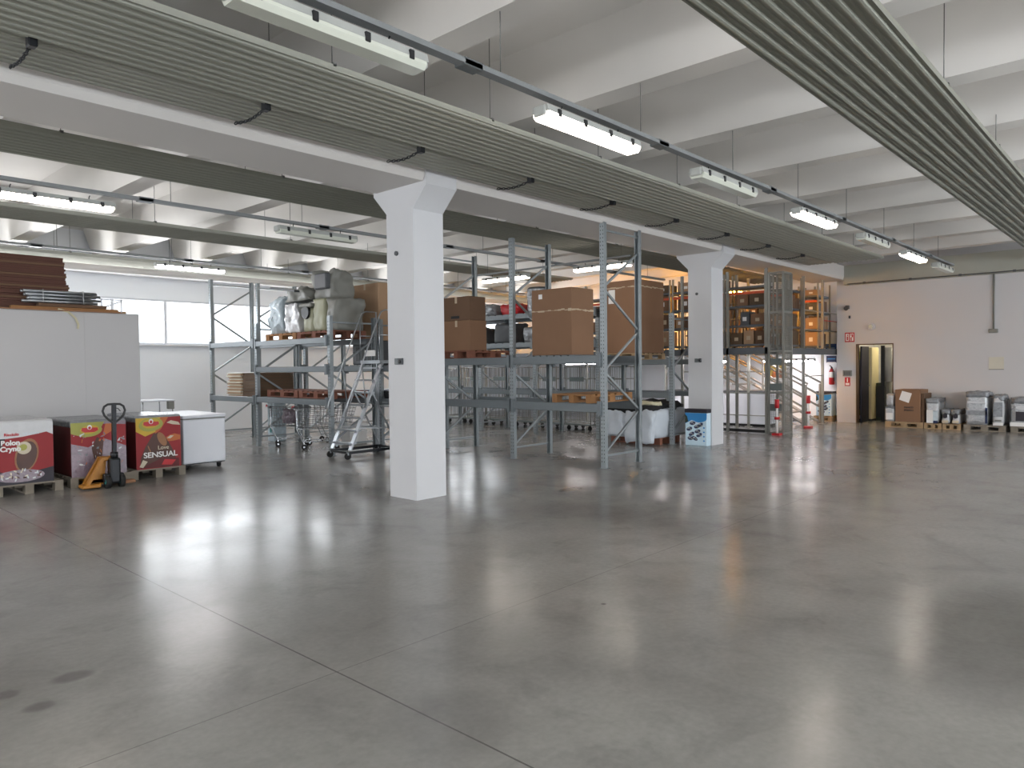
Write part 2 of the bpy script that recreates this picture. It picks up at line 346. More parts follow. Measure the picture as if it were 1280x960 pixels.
# ================================================================== CEILING SERVICES
def strip(x0, x1, y0, y1, z, n, label, mid='strip', chains=None, hang=2.4, flat=None):
    r = thing('radiant_panel', label, 'radiant panel', (x0, y0, z))
    b = MB((x0, y0, z)); prof = [(y0, z+.05), (y0, z+.0)]
    p = (y1-y0)/n; rr = .02
    for i in range(n):
        cy = y0+p*(i+.5)
        prof += [(cy-p*.5+.006, z+.012), (cy-rr*1.1, z+.012)]
        prof += [(cy+rr*math.cos(t), z+.008-rr*math.sin(t)) for t in [PI*(1-j/4) for j in range(5)]]
        prof += [(cy+rr*1.1, z+.012), (cy+p*.5-.006, z+.012), (cy+p*.5, z+.0)]
    prof += [(y1, z+.05)]
    b.prism(prof, x0, x1, K[mid], 'x'); b.build('ribbed_panel', r)
    if flat:
        f0, f1 = flat; b = MB((x0, y0, z)); pr = [(f0, z+.06), (f0, z+.015)]
        for i in range(6):
            cy = f0+(f1-f0)*(i+.5)/6; pr += [(cy-.03, z+.02), (cy-.02, z+.008), (cy+.02, z+.008), (cy+.03, z+.02)]
        pr += [(f1, z+.015), (f1, z+.06)]
        b.prism(pr, x0, x1, K['strip'], 'x'); b.build('side_panel', r)
    xs = x0+.7
    while xs < x1-.2:
        b = MB((x0, y0, z))
        for yy in (y0+.04, y1-.04): b.tube([(xs, yy, z+.03), (xs, yy, 4.86)], .004, K['wire'], 5)
        b.bar((xs, y0, z+.05), (xs, y1, z+.05), .03, .03, K['wire']); b.build('hanger', r)
        if chains and xs > 0:
            a, d = chains; ch = MB((x0, y0, z)); nl = 13
            ch.bevbox(xs-.03, xs+.03, a-.05, a+.03, z-.05, z+.03, K['blackm'], .008, 1)
            for i in range(nl):
                t = (i+.5)/nl; yy = a+(d-a)*t; zz = z-.02-.035*math.sin(PI*t)
                q = [(xs+(.013*math.cos(g) if i % 2 else 0), yy+.032*math.sin(g), zz+(0 if i % 2 else .013*math.cos(g))) for g in [2*PI*j/8 for j in range(9)]]
                ch.tube(q, .0055, K['blackm'], 5, False)
            ch.build('chain', r, label='dark hanging chain')
        xs += hang
    return r
strip(-8, 17.5, 4.83, 5.86, 3.95, 10, 'long ribbed grey radiant panel hanging left of the lamp row', 'strip', (5.9, 6.46), 1.76, (5.93, 6.5))
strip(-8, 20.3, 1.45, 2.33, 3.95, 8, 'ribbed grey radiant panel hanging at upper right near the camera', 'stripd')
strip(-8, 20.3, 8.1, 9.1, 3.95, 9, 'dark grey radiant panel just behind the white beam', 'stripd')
strip(-8, 15.5, 12.0, 13.0, 3.95, 9, 'grey radiant panel in the middle of the rear bay', 'strip')
strip(-8, 20.3, 16.2, 17.3, 3.95, 10, 'pale radiant panel hanging in front of the far windows', 'strip')
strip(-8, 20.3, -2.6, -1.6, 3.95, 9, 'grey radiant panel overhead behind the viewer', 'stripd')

def rail(x0, x1, y, z, label):
    r = thing('lighting_rail', label, 'rail', (x0, y, z))
    b = MB((x0, y, z)); b.box(x0, x1, y-.04, y+.04, z-.012, z+.02, K['rail']); b.box(x0, x1, y-.035, y+.035, z+.02, z+.028, K['rail']); b.tube([(x0, y+.055, z+.01), (x1, y+.055, z+.01)], .012, K['galvd'], 6)
    b.build('channel', r)
    x = x0+.6
    while x < x1:
        b = MB((x0, y, z)); b.tube([(x, y, z+.02), (x, y, 4.86)], .004, K['wire'], 5); b.build('hanger_wire', r); x += 1.885
    x = x0+1.4
    while x < x1-.3:
        b = MB((x0, y, z)); b.bevbox(x-.09, x+.09, y-.04, y+.07, z-.02, z+.035, K['galvd'], .006, 1); b.build('coupling', r); x += 2.55
    return r
rail(-8, 18.4, 3.68, 3.76, 'zinc lighting rail carrying the front row of lamps')
rail(-8, 16, 9.5, 3.76, 'zinc lighting rail above the lit lamp at the left edge')
rail(-8, 16, 14.2, 3.76, 'zinc lighting rail in front of the far windows')

r = thing('lighting_rail', 'short lighting rail running crosswise above the rear rack', 'rail', (11.72, 7.7, 3.72))
b = MB((11.72, 7.7, 3.72)); b.box(11.69, 11.75, 7.7, 11.9, 3.71, 3.74, K['rail']); b.build('channel', r)
for y in (7.9, 9.6, 11.5): b = MB((11.72, 7.7, 3.72)); b.tube([(11.72, y, 3.74), (11.72, y, 4.86)], .004, K['wire'], 5); b.build('hanger_wire', r)
LAMPS = {}
def lamp(loc, rot, lit, label, kind='lit', L=1.32):
    key = (lit, kind)
    if key in LAMPS: return dup(LAMPS[key], loc, rot, label)
    r = thing('fluorescent_lamp', label, 'lamp', loc, rot)
    h = L/2
    b = MB(); b.prism([(-.085, .0), (.085, .0), (.07, .055), (-.07, .055)], -h, h, K['housing'], 'x'); b.build('housing', r)
    b = MB(); pr = [(.085, 0)]+[(.08*math.cos(t), -.05*math.sin(t)) for t in [PI*j/8 for j in range(9)]]+[(-.085, 0)]
    pr = [(.083, 0), (.083, -.02), (.06, -.052), (-.06, -.052), (-.083, -.02), (-.083, 0)]
    b.prism(pr, -h+.015, h-.015, K[kind] if lit else K['diff'], 'x'); b.build('diffuser', r, label='lit diffuser' if lit else 'unlit ribbed diffuser')
    for x in (-.52, -.18, .18, .52):
        for sy in (-1, 1): b = MB(); b.bevbox(x-.02, x+.02, sy*.078-.014, sy*.078+.014, -.02, .04, K['black'], .005, 1); b.build('clip', r)
    for x in (-.4, .4):
        b = MB(); b.tube([(x, 0, .05), (x, 0, .09), (x+.01, 0, .113)], .006, K['blackm'], 5); b.build('hook', r)
    for sx in (-1, 1):
        b = MB(); b.bevbox(sx*h-.02, sx*h+.02, -.06, .06, -.03, .05, K['housing'], .01, 1); b.build('end_cap', r)
    LAMPS[key] = r
    return r
ords = ['nearest the camera', 'second along the front rail', 'third along the front rail', 'fourth along the front rail', 'fifth along the front rail', 'sixth along the front rail', 'at the far end of the front rail']
for i, x in enumerate((2.49, 5.03, 7.52, 10.2, 12.8, 15.25, 17.55)):
    lit = i in (1, 3, 5)
    lamp((x, 3.69, 3.63), 0, lit, ('lit' if lit else 'unlit')+' long fluorescent lamp, '+ords[i])
lamp((2.6, 9.62, 3.63), 0, True, 'lit fluorescent lamp at the left edge under the rear rail')
lamp((6.02, 9.45, 3.63), 0, False, 'unlit fluorescent lamp left of the near pillar head')
lamp((6.22, 14.25, 3.63), 0, True, 'white lit fluorescent lamp in front of the far windows', 'litw')
lamp((11.72, 8.35, 3.58), PI/2, True, 'lit fluorescent lamp hung crosswise behind the tallest rack frame')
lamp((11.72, 10.95, 3.58), PI/2, True, 'lit fluorescent lamp hung crosswise above the red bag')

# ================================================================== PALLET RACKS
def upright(parent, off, x0, y, h, depth=1.07, m='galv', pw=.09):
    """one upright frame: zigzag bracing carrying two perforated posts"""
    b = MB(off); x1 = x0+depth; zz = .25; k = 0; st = .62
    b.bar((x0+.04, y, .2), (x1-.04, y, .2), .03, .03, K[m])
    while zz+st < h-.1:
        p, q = (x0+.05, x1-.05) if k % 2 == 0 else (x1-.05, x0+.05)
        b.bar((p, y, zz), (q, y, zz+st), .028, .035, K[m]); zz += st+.04; k += 1
    b.bar((x0+.04, y, h-.12), (x1-.04, y, h-.12), .03, .03, K[m])
    fr = b.build('upright_frame', parent)
    for xp, sg in ((x0, 1), (x1, -1)):
        b = MB(off); d = .07*sg
        xa, xb = min(xp, xp+d), max(xp, xp+d)
        b.box(xa, xb, y-pw/2, y-pw/2+.012, 0, h, K[m]); b.box(xa, xb, y+pw/2-.012, y+pw/2, 0, h, K[m])
        xf = (xp, xp+.012*sg); b.box(min(xf), max(xf), y-pw/2+.012, y+pw/2-.012, 0, h, K[m])
        z = .1
        while z < h-.06:                                    # perforations
            for yy in (-.022, .022):
                xo = xp-.001*sg
                b.face([(xo, y+yy-.006, z), (xo, y+yy+.006, z), (xo, y+yy+.006, z+.02), (xo, y+yy-.006, z+.02)], K['hole'])
            z += .06
        b.box(xa-.03, xb+.03, y-.07, y+.07, 0, .008, K['galvd'])
        b.build('post', fr)
    return fr
def rbeam(parent, off, x, y0, y1, ztop, h=.13, m='beamg'):
    b = MB(off); b.bevbox(x-.025, x+.025, y0+.05, y1-.05, ztop-h, ztop, K[m], .006, 1)
    for yy in (y0+.05, y1-.05): b.box(x-.032, x+.03, yy-.03, yy+.03, ztop-h-.05, ztop+.04, K[m])
    return b.build('beam', parent)
def deck(parent, off, x0, x1, y0, y1, z):
    b = MB(off)
    for i in range(7): b.box(x0, x1, y0+(y1-y0)*(i+.1)/7, y0+(y1-y0)*(i+.9)/7, z-.02, z, K['galvd'])
    return b.build('deck', parent)

# row with the tall frames in the middle of the picture
rk = thing('pallet_rack', 'tall galvanised pallet rack in the middle carrying large brown cartons', 'pallet rack', (9.4, 6.7, 0)); off = (9.4, 6.7, 0)
for y in (6.7, 8.66, 10.62): upright(rk, off, 9.4, y, 3.9)
for y0, y1 in ((6.7, 8.66), (8.66, 10.62)):
    for xb in (9.38, 10.49):
        for zt, hh in ((1.03, .14), (1.8, .13)): rbeam(rk, off, xb, y0, y1, zt, hh)
deck(rk, off, 9.41, 10.46, 7.25, 8.3, 1.82)
# front left row
rk = thing('pallet_rack', 'galvanised pallet rack at left holding grey machines and shopping trolleys', 'pallet rack', (7.62, 11.65, 0)); off = (7.62, 11.65, 0)
upright(rk, off, 7.62, 11.65, 2.62); upright(rk, off, 7.62, 14.4, 2.6); upright(rk, off, 7.62, 16.5, 3.72)
for xb in (7.6, 8.69):
    for zt in (1.05, 1.68, 2.22): rbeam(rk, off, xb, 11.65, 14.4, zt, .11)
    for zt in (1.04, 2.24): rbeam(rk, off, xb, 14.4, 16.5, zt, .11)
# row back to back with it
rk = thing('pallet_rack', 'galvanised pallet rack behind the rolling ladder, partly hidden by the near pillar', 'pallet rack', (8.78, 9.0, 0)); off = (8.78, 9.0, 0)
for y, h in ((10.85, 2.6), (11.65, 2.6), (14.4, 2.6), (16.5, 3.72)): upright(rk, off, 8.78, y, h)
for xb in (8.76, 9.87):
    for zt in (1.03, 1.68): rbeam(rk, off, xb, 10.85, 11.65, zt, .12)
    for zt in (1.04, 1.68): rbeam(rk, off, xb, 11.65, 14.4, zt, .12)
deck(rk, off, 8.8, 9.85, 11.72, 12.7, 1.70)
# rear row
rk = thing('pallet_rack', 'long pallet rack behind the tall frames, running back from the far pillar', 'pallet rack', (13.1, 7.63, 0)); off = (13.1, 7.63, 0)
for y, h in ((7.63, 2.7), (9.48, 2.7), (11.33, 2.95), (13.18, 2.95), (15.03, 2.95)): upright(rk, off, 13.1, y, h)
for i, (y0, y1) in enumerate(((7.63, 9.48), (9.48, 11.33), (11.33, 13.18), (13.18, 15.03))):
    for xb in (13.08, 14.19):
        for zt in ((1.06, 1.75) if i < 1 else (1.06, 2.2, 2.9)): rbeam(rk, off, xb, y0, y1, zt, .11)
    if i > 0: deck(rk, off, 13.11, 14.16, y0+.1, y1-.1, 2.92); deck(rk, off, 13.11, 14.16, y0+.1, y1-.1, 2.22)

# ================================================================== PALLETS
PAL = {}
def pallet(loc, rot, label, m='wood', L=1.2, W=.8):
    """1.2 along local y, 0.8 along local x, origin at the corner-centre base"""
    key = (m, L, W)
    if key in PAL: return dup(PAL[key], loc, rot, label)
    r = thing('wooden_pallet', label, 'pallet', loc, rot); mm = K[m]
    b = MB()
    for i in range(7):
        y = -L/2+.06+(L-.12)*i/6; b.box(-W/2, W/2, y-.06, y+.06, .122, .144, mm)
    for x in (-W/2+.05, 0, W/2-.05): b.box(x-.05, x+.05, -L/2, L/2, .10, .122, mm)
    b.build('deck', r)
    for x in (-W/2+.05, 0, W/2-.05):
        b = MB(); b.box(x-.05, x+.05, -L/2, L/2, 0, .022, mm); b.build('bottom_board', r)
        hb = min(.07, L*.1)
        for y in (-L/2+hb, 0, L/2-hb):
            b = MB(); b.box(x-.05, x+.05, y-hb, y+hb, .022, .10, mm); b.build('block', r)
    PAL[key] = r
    return r

# ================================================================== LEFT CORNER
# white cold room with things piled on its roof
b = MB((-3, 12.7, 0)); b.bevbox(-3, 4.67, 12.7, 15.6, 0, 2.57, K['room'], .015, 2); r = b.build('cold_room', None, None, 'white boxy cold room at left with timber and cardboard on top', 0, 'cold room')
b = MB((-3, 12.7, 0))
for x in (-1.9, -.75, .4, 1.55, 2.7, 3.85): b.box(x-.004, x+.004, 12.696, 12.703, .02, 2.55, K['room'])
b.build('panel_seam', r)
b = MB((-3, 12.7, 0)); b.box(-3, 4.4, 12.66, 12.75, 2.57, 2.585, K['tan']); b.build('roof_edging', r, label='thin tan strip along the roof edge')
b = MB((2.2, 12.9, 2.575))                                        # red-brown flattened cartons, 9 layers
for i in range(24):
    dx = random.uniform(-.02, .02); dy = random.uniform(-.02, .02); b.box(1.5+dx, 3.74+dx-i*.004, 12.95+dy, 13.9+dy, 2.585+i*.035, 2.585+i*.035+.032, K['cardr'] if i % 5 else K['cardd'])
b.build('cardboard_stack', None, None, 'tall stack of flattened red-brown cartons on the cold room roof', 0, 'cardboard stack')
for i, (x0, x1, y, z, wd, hh, mm) in enumerate(((2.9, 4.38, 12.84, 2.585, .12, .05, 'woodo'), (3.1, 4.55, 12.98, 2.585, .12, .035, 'wood'), (3.25, 4.2, 12.83, 2.637, .14, .05, 'cardd'))):
    b = MB((x0, y, z)); b.bevbox(x0, x1, y-wd/2, y+wd/2, z, z+hh, K[mm], .004, 1)
    b.build('timber_plank', None, None, ('thin orange-brown plank along the roof edge of the cold room', 'pale plank reaching furthest right on the cold room roof', 'dark brown board lying on the plank under the metal profiles')[i], 0, 'plank')
r = thing('metal_profiles', 'bundle of silver metal profiles on the cold room roof', 'profiles', (3.05, 12.8, 2.69))
b = MB((3.05, 12.8, 2.69))
for iy in range(3):
    for iz in range(4):
        x0 = 3.08+random.uniform(-.05, .05); x1 = 4.05+random.uniform(-.12, .1); y = 12.74+iy*.06; z = 2.69+iz*.05
        b.tube([(x0, y, z+.022), (x1, y, z+.022)], .021, K['alu'], 8)
b.build('tube_bundle', r)
b = MB((3.05, 12.8, 2.69))
for x in (3.3, 3.85): b.tube([(x, 12.71, 2.69), (x, 12.715, 2.89), (x, 12.88, 2.895), (x, 12.89, 2.69)], .006, K['wrapw'], 5)
b.build('binding', r)
b = MB((4.0, 12.7, 2.57)); b.bar((4.12, 12.85, 2.64), (4.45, 12.85, 2.78), .02, .02, K['frz']); b.bar((4.45, 12.85, 2.58), (4.45, 12.85, 2.80), .02, .02, K['frz']); b.bar((4.12, 12.85, 2.80), (4.47, 12.85, 2.80), .02, .02, K['frz']); b.bar((4.15, 12.85, 2.58), (4.15, 12.85, 2.8), .02, .02, K['frz'])
b.build('wire_stand', None, None, 'small white metal stand on the cold room roof', 0, 'stand')
b = MB((3.6, 12.69, 2.6)); pts = [(3.5, 12.74, 2.60), (3.62, 12.675, 2.56), (3.72, 12.68, 2.47), (3.76, 12.685, 2.37), (3.75, 12.68, 2.30)]
for i in range(len(pts)-1): b.bar(pts[i], pts[i+1], .03, .006, K['straw'], (0, 1, 0))
b.build('hanging_strap', None, None, 'olive strap hanging over the front edge of the cold room', 0, 'strap')
# table behind the cold room
r = thing('folding_table', 'small white table standing behind the cold room corner', 'table', (6.2, 16.3, 0))
b = MB(); b.bevbox(-.35, .35, -.4, .4, .97, 1.0, K['frz'], .008); b.build('tabletop', r)
for x in (-.3, .3):
    for y in (-.34, .34):
        b = MB(); b.tube([(x, y, .97), (x*1.15, y*1.1, 0)], .014, K['alu'], 6); b.build('leg', r)
b = MB(); b.bevbox(.2, .32, -.42, -.3, .8, .97, K['greyp'], .01); b.build('drawer_box', r)

# printed display packs on pallets -------------------------------------------------
def face_poly(b, x, y, w, pts, m, lay):
    """polygon on a -y face; pts in metres from the lower left corner"""
    b.face([(x+u, y-.0012*lay, v) for u, v in pts], m)
def ell(cx, cy, rx, ry, rot=0, n=20):
    return [(cx+rx*math.cos(t)*math.cos(rot)-ry*math.sin(t)*math.sin(rot), cy+rx*math.cos(t)*math.sin(rot)+ry*math.sin(t)*math.cos(rot)) for t in [2*PI*i/n for i in range(n)]]
def pack(loc, w, d, h, label, sidem, topm, front, rot=0, wav=0):
    r = thing('display_pack', label, 'display pack', loc, rot)
    b = MB(); b.bevbox(-w/2, w/2, -d/2, d/2, 0, h, K[sidem], .03, 3); b.build('carton_stack', r)
    b = MB(); b.bevbox(-w/2-.006, w/2+.006, -d/2-.004, d/2+.006, h-.1, h+.012, K[topm], .03, 3); b.build('film_cap', r, label='milky film stretched over the top')
    b = MB(); front(b, -w/2, -d/2-.004, w, h); b.build('front_print', r)
    return r
def frontA(b, x, y, w, h):
    W, H = w, h
    face_poly(b, x, y, W, [(0, 0), (W, 0), (W, H-.03), (0, H-.03)], K['navy'], 1)
    face_poly(b, x, y, W, [(.16*W, .22*H), (.55*W, .16*H), (W, .24*H), (W, .82*H), (.6*W, .79*H), (.3*W, .74*H), (.2*W, .5*H)], K['red'], 2)
    sw = [(0, .75*H), (.1*W, .735*H), (.3*W, .73*H), (.55*W, .75*H), (.8*W, .79*H), (.9*W, .81*H), (W, .76*H), (W, H-.03), (.5*W, H-.01), (0, H-.03)]
    face_poly(b, x, y, W, sw, K['cream'] if False else K['wrapw'], 3)
    face_poly(b, x, y, W, ell(.6*W, .45*H, .17*W, .27*H, -.25), K['tan'], 3)
    face_poly(b, x, y, W, ell(.6*W, .44*H, .145*W, .235*H, -.25), K['choc'], 4)
    face_poly(b, x, y, W, ell(.56*W, .57*H, .11*W, .1*H, .4), K['cream'], 5)
    face_poly(b, x, y, W, ell(.55*W, .58*H, .06*W, .05*H, .4), K['lime'], 6)
    face_poly(b, x, y, W, ell(.5*W, .13*H, .36*W, .1*H, 0), K['mauve'], 5)
    rnd = random.Random(3)
    for i in range(26):
        a = rnd.uniform(0, 2*PI); q = rnd.uniform(.3, 1); face_poly(b, x, y, W, ell(.5*W+.33*W*q*math.cos(a), .145*H+.08*H*q*math.sin(a), .03*W, .012*H, rnd.uniform(0, 3), 6), K[('cream', 'wrapw', 'choc')[i % 3]], 6+i % 3)
def bubble(b, x, y, W, H, cx, cy, k=1):
    face_poly(b, x, y, W, ell(cx*W, cy*H, .27*W*k, .13*H*k, .1), K['lime'], 4)
    face_poly(b, x, y, W, ell(cx*W, (cy+.02)*H, .2*W*k, .09*H*k, .1), K['yell'], 5)
    face_poly(b, x, y, W, [(u*W, v*H) for u, v in ((cx-.17*k, cy+.0), (cx-.1*k, cy-.03), (cx+.1*k, cy-.03), (cx+.18*k, cy+.0), (cx+.17*k, cy+.05), (cx+.05*k, cy+.055), (cx-.16*k, cy+.055))], K['redb'], 6)
    face_poly(b, x, y, W, ell(cx*W, (cy+.06)*H, .05*W*k, .05*H*k), K['paper'], 7)
    face_poly(b, x, y, W, ell(cx*W, (cy+.05)*H, .03*W*k, .03*H*k), K['redb'], 8)
def frontC(b, x, y, w, h):
    W, H = w, h
    P = lambda pts: [(u*W, v*H) for u, v in pts]
    face_poly(b, x, y, W, P(((0, 0), (1, 0), (1, .97), (0, .97))), K['red'], 1)
    face_poly(b, x, y, W, P(((0, .72), (.2, .62), (.45, .7), (.62, .97), (0, .97))), K['yell'], 2)
    face_poly(b, x, y, W, P(((.42, .66), (.55, .74), (.72, .97), (.55, .97), (.45, .85))), K['oran'], 3)
    face_poly(b, x, y, W, P(((.08, .05), (.72, .03), (.9, .12), (.8, .35), (.68, .55), (.5, .68), (.38, .66), (.2, .42), (.1, .22))), K['choc'], 3)
    face_poly(b, x, y, W, P(((.68, .86), (.78, .9), (.95, .86), (1, .8), (.82, .82))), K['cream'], 3)
    face_poly(b, x, y, W, P(((.66, .58), (.75, .62), (.86, .64), (1, .6), (.98, .52), (.8, .5), (.7, .5))), K['oran'], 4)
    face_poly(b, x, y, W, P(((.68, .56), (.76, .61), (.84, .6), (.76, .55))), K['cream'], 5)
    face_poly(b, x, y, W, ell(.57*W, .55*H, .085*W, .145*H, .45), K['tan'], 5)
    face_poly(b, x, y, W, P(((.05, .02), (.95, .0), (.95, .16), (.6, .2), (.35, .12))), K['dred'], 4)
    face_poly(b, x, y, W, P(((.55, .06), (.78, .04), (.88, .13), (.62, .16))), K['redb'], 5)
    for i, q in enumerate(((.27, .4), (.3, .34), (.28, .28))): face_poly(b, x, y, W, ell(q[0]*W, q[1]*H, .012*W, .05*H, .3), K['tan'], 6)
    face_poly(b, x, y, W, P(((.06, .05), (.14, .03), (.24, .14), (.14, .18))), K['cream'], 6)
    bubble(b, x, y, W, H, .33, .84)
def frontB(b, x, y, w, h):
    W, H = w, h
    P = lambda pts: [(u*W, v*H) for u, v in pts]
    face_poly(b, x, y, W, P(((0, 0), (1, 0), (1, .97), (0, .97))), K['mauve'], 1)
    face_poly(b, x, y, W, P(((0, .6), (.3, .52), (.6, .66), (1, .5), (1, .9), (0, .97))), K['red'], 2)
    face_poly(b, x, y, W, P(((0, .78), (.25, .7), (.5, .8), (.6, .97), (0, .97))), K['lime'], 3)
    face_poly(b, x, y, W, P(((.4, .3), (.55, .35), (.58, .62), (.46, .7), (.36, .5))), K['choc'], 3)
    face_poly(b, x, y, W, P(((.56, .7), (.75, .8), (.82, .93), (.62, .93))), K['oran'], 3)
    bubble(b, x, y, W, H, .33, .82, .85)
    rnd = random.Random(9)
    for i in range(60):
        u, v = rnd.uniform(.04, .96), rnd.uniform(.04, .8); face_poly(b, x, y, W, ell(u*W, v*H, rnd.uniform(.01, .05)*W, rnd.uniform(.004, .02)*H, rnd.uniform(0, 3), 6), K[rnd.choice(('wrapw', 'wrap', 'mauve', 'wrapd', 'oran'))], 9+i % 3)

pallet((2.72, 11.92, 0), 0, 'grey wooden pallet under the black and red printed pack at the left edge', 'woodg')
a = pack((2.62, 11.92, .144), .78, 1.18, .84, 'black and red ice cream display pack with white swoosh top at the left edge', 'green', 'wrapw', frontA)
lettering('Ricciolo', .052, K['redb'], a, face_mw((-.09, -.606, .665), '-y'), bold=.002)
lettering('GELATERIA', .038, K['palep'], a, face_mw((.13, -.606, .668), '-y'))
lettering('Bolon', .09, K['paper'], a, face_mw((-.105, -.606, .555), '-y'), bold=.004)
lettering('Cryno', .09, K['paper'], a, face_mw((-.105, -.606, .475), '-y'), bold=.004)
pallet((3.62, 11.96, 0), 0, 'grey wooden pallet under the shrink-wrapped pack behind the pallet jack', 'woodg')
pack((3.6, 11.97, .144), .72, 1.18, .79, 'shrink-wrapped yellow and mauve display pack behind the pallet jack', 'dred', 'wrapd', frontB)
pallet((4.45, 12.05, 0), 0, 'grey wooden pallet under the red display pack beside the white freezer', 'woodg')
a = pack((4.46, 12.06, .144), .66, 1.18, .80, 'red ice cream display pack with a yellow corner badge beside the white freezer', 'dred', 'wrapd', frontC)
lettering('SENSUAL', .115, K['paper'], a, face_mw((.02, -.608, .205), '-y'), bold=.002, spacing=.95, sx=1.12)
lettering('Love', .085, K['cream'], a, face_mw((.06, -.608, .31), '-y'), bold=.001)

# chest freezer
r = thing('chest_freezer', 'white chest freezer on black castors at the end of the printed packs', 'freezer', (5.0, 11.85, 0))
o0 = (5.0, 11.85, 0)
b = MB(o0); b.bevbox(4.99, 5.70, 11.85, 13.25, .10, .83, K['frz'], .02, 2); b.build('cabinet', r)
b = MB(o0); b.bevbox(4.975, 5.715, 11.835, 13.27, .84, .90, K['frz'], .02, 2); b.bevbox(4.99, 5.70, 11.85, 13.25, .825, .842, K['greyp'], .004, 1); b.build('lid', r)
b = MB(o0); b.bevbox(4.95, 4.99, 12.4, 12.62, .80, .84, K['frz'], .01); b.build('handle', r)
for x in (5.07, 5.62):
    for y in (11.95, 13.15):
        b = MB(o0); b.tube([(x-.02, y, .045), (x+.02, y, .045)], .045, K['rubber'], 12); b.box(x-.035, x+.035, y-.04, y+.04, .07, .10, K['black']); b.build('castor', r)
b = MB(o0); b.box(5.0, 5.69, 11.88, 13.2, .085, .10, K['black']); b.build('base_pan', r)

# pallet jack
r = thing('pallet_jack', 'yellow hand pallet jack with a black loop handle in front of the wrapped pack', 'pallet jack', (3.66, 11.0, 0), 0)
b = MB(); 
for x in (-.2, .12):
    b.bevbox(x-.07, x+.07, .2, 1.2, .07, .12, K['yellm'], .012, 1)
b.bevbox(-.27, .19, .12, .24, .06, .13, K['yellm'], .012, 1)
b.build('forks', r)
b = MB(); [b.bar((-.33, y, .05), (-.12, y, .42), .04, .06, K['yellm'], (0, 1, 0)) for y in (.05, .19)]; b.hexa([(-.27, .12, .05), (-.1, .12, .05), (-.1, .14, .05), (-.27, .14, .05), (-.15, .12, .40), (-.05, .12, .40), (-.05, .14, .40), (-.15, .14, .40)], K['yellm'])
b.bevbox(-.13, .05, .04, .22, .38, .43, K['yellm'], .01, 1); b.bevbox(-.40, -.16, .0, .18, .02, .07, K['yellm'], .012, 1); b.build('pump_frame', r)
b = MB(); b.bevbox(.12, .3, .02, .14, .03, .075, K['tan'], .012, 1); b.build('fork_end', r)
b = MB(); b.bevbox(-.06, .08, -.06, .1, .06, .42, K['blackm'], .03, 2); b.tube([(.01, .0, .42), (.01, .0, .5)], .05, K['blackm'], 12); b.bevbox(-.13, .13, -.03, .08, .08, .2, K['blackm'], .02, 2); b.build('hydraulic_pump', r)
for x in (-.09, .09):
    b = MB(); b.tube([(x-.028, -.02, .09), (x+.028, -.02, .09)], .09, K['rubber'], 20); b.tube([(x-.03, -.02, .09), (x+.03, -.02, .09)], .035, K['teal'], 10); b.build('steer_wheel', r)
b = MB(); b.bar((.01, 0, .45), (.01, -.03, 1.17), .05, .05, K['blackm'], (0, 1, 0)); b.build('drawbar', r)
b = MB()
loop = [(.01, -.02, .9)]+[(.01+(.145*math.sin(t))*(1 if True else 1), -.025, 1.04+.125*-math.cos(t)) for t in []]
def loop_pts():
    pts = [(0, .90), (-.07, .955), (-.125, 1.02), (-.145, 1.08), (-.125, 1.14), (-.08, 1.17), (0, 1.175), (.08, 1.17), (.125, 1.14), (.145, 1.08), (.125, 1.02), (.07, .955), (0, .90)]
    return [(.01+u, -.03, v) for u, v in pts]
b.tube(loop_pts(), .016, K['black'], 8, False); b.build('loop_handle', r)
b = MB(); b.tube([(.01, -.03, 1.12), (.06, -.04, 1.11), (.09, -.04, 1.07)], .007, K['black'], 6); b.build('release_lever', r)

# ================================================================== CARTONS ON THE RACKS
def carton(x0, x1, y0, y1, z0, z1, label, m='card', tape=True, group=None, extra=None, name='carton'):
    o0 = (x0, y0, z0); r = thing(name, label, 'carton', o0, 0, group)
    b = MB(o0); b.bevbox(x0, x1, y0, y1, z0, z1, K[m], .008, 1); b.build('box', r)
    if tape:
        b = MB(o0); zt = z0+(z1-z0)*tape if isinstance(tape, float) else None
        if zt:
            rnd = random.Random(int(x0*100)); n = 12
            for (p, q, fx) in (((x0-.002, y0), (x0-.002, y1), 0), ((x0, y0-.002), (x1, y0-.002), 1)):
                for i in range(n):
                    a, c2 = i/n, (i+1)/n; A = (p[0]+(q[0]-p[0])*a, p[1]+(q[1]-p[1])*a); B = (p[0]+(q[0]-p[0])*c2, p[1]+(q[1]-p[1])*c2)
                    d0, d1 = rnd.uniform(-.012, .012), rnd.uniform(.012, .035)
                    b.face([(A[0], A[1], zt+d0), (B[0], B[1], zt+d0), (B[0], B[1], zt+d1), (A[0], A[1], zt+d1)], K['tape'])
        else:
            ym = (y0+y1)/2; b.box(x0+.01, x1-.01, ym-.03, ym+.03, z1, z1+.001, K['tape']); b.box(x0-.0012, x0, ym-.03, ym+.03, z1-.12, z1, K['tape'])
        b.build('tape', r)
    if extra: extra(r, o0)
    return r
def labelA(r, o0):
    b = MB(o0); b.box(9.448, 9.45, 7.98, 8.06, 2.78, 2.86, K['paper']); b.build('paper_label', r)
carton(9.45, 10.06, 7.35, 8.22, 1.822, 2.94, 'large brown carton with a torn tape line, left of the tallest frame', 'card', .66, extra=labelA)
def labelB(r, o0):
    b = MB(o0); b.box(13.148, 13.15, 9.03, 9.2, 2.98, 3.28, K['paper']); b.build('paper_label', r)
pallet((13.65, 8.85, 1.752), PI/2, 'pallet under the huge brown carton on the rear rack', 'wood')
carton(13.15, 14.12, 8.4, 9.3, 1.897, 3.46, 'huge brown carton on a pallet seen behind the tallest frame', 'card', .9, extra=labelB)
pallet((9.95, 10.05, 1.802), PI/2, 'pallet on the upper rack beam beside the near pillar', 'woodr')
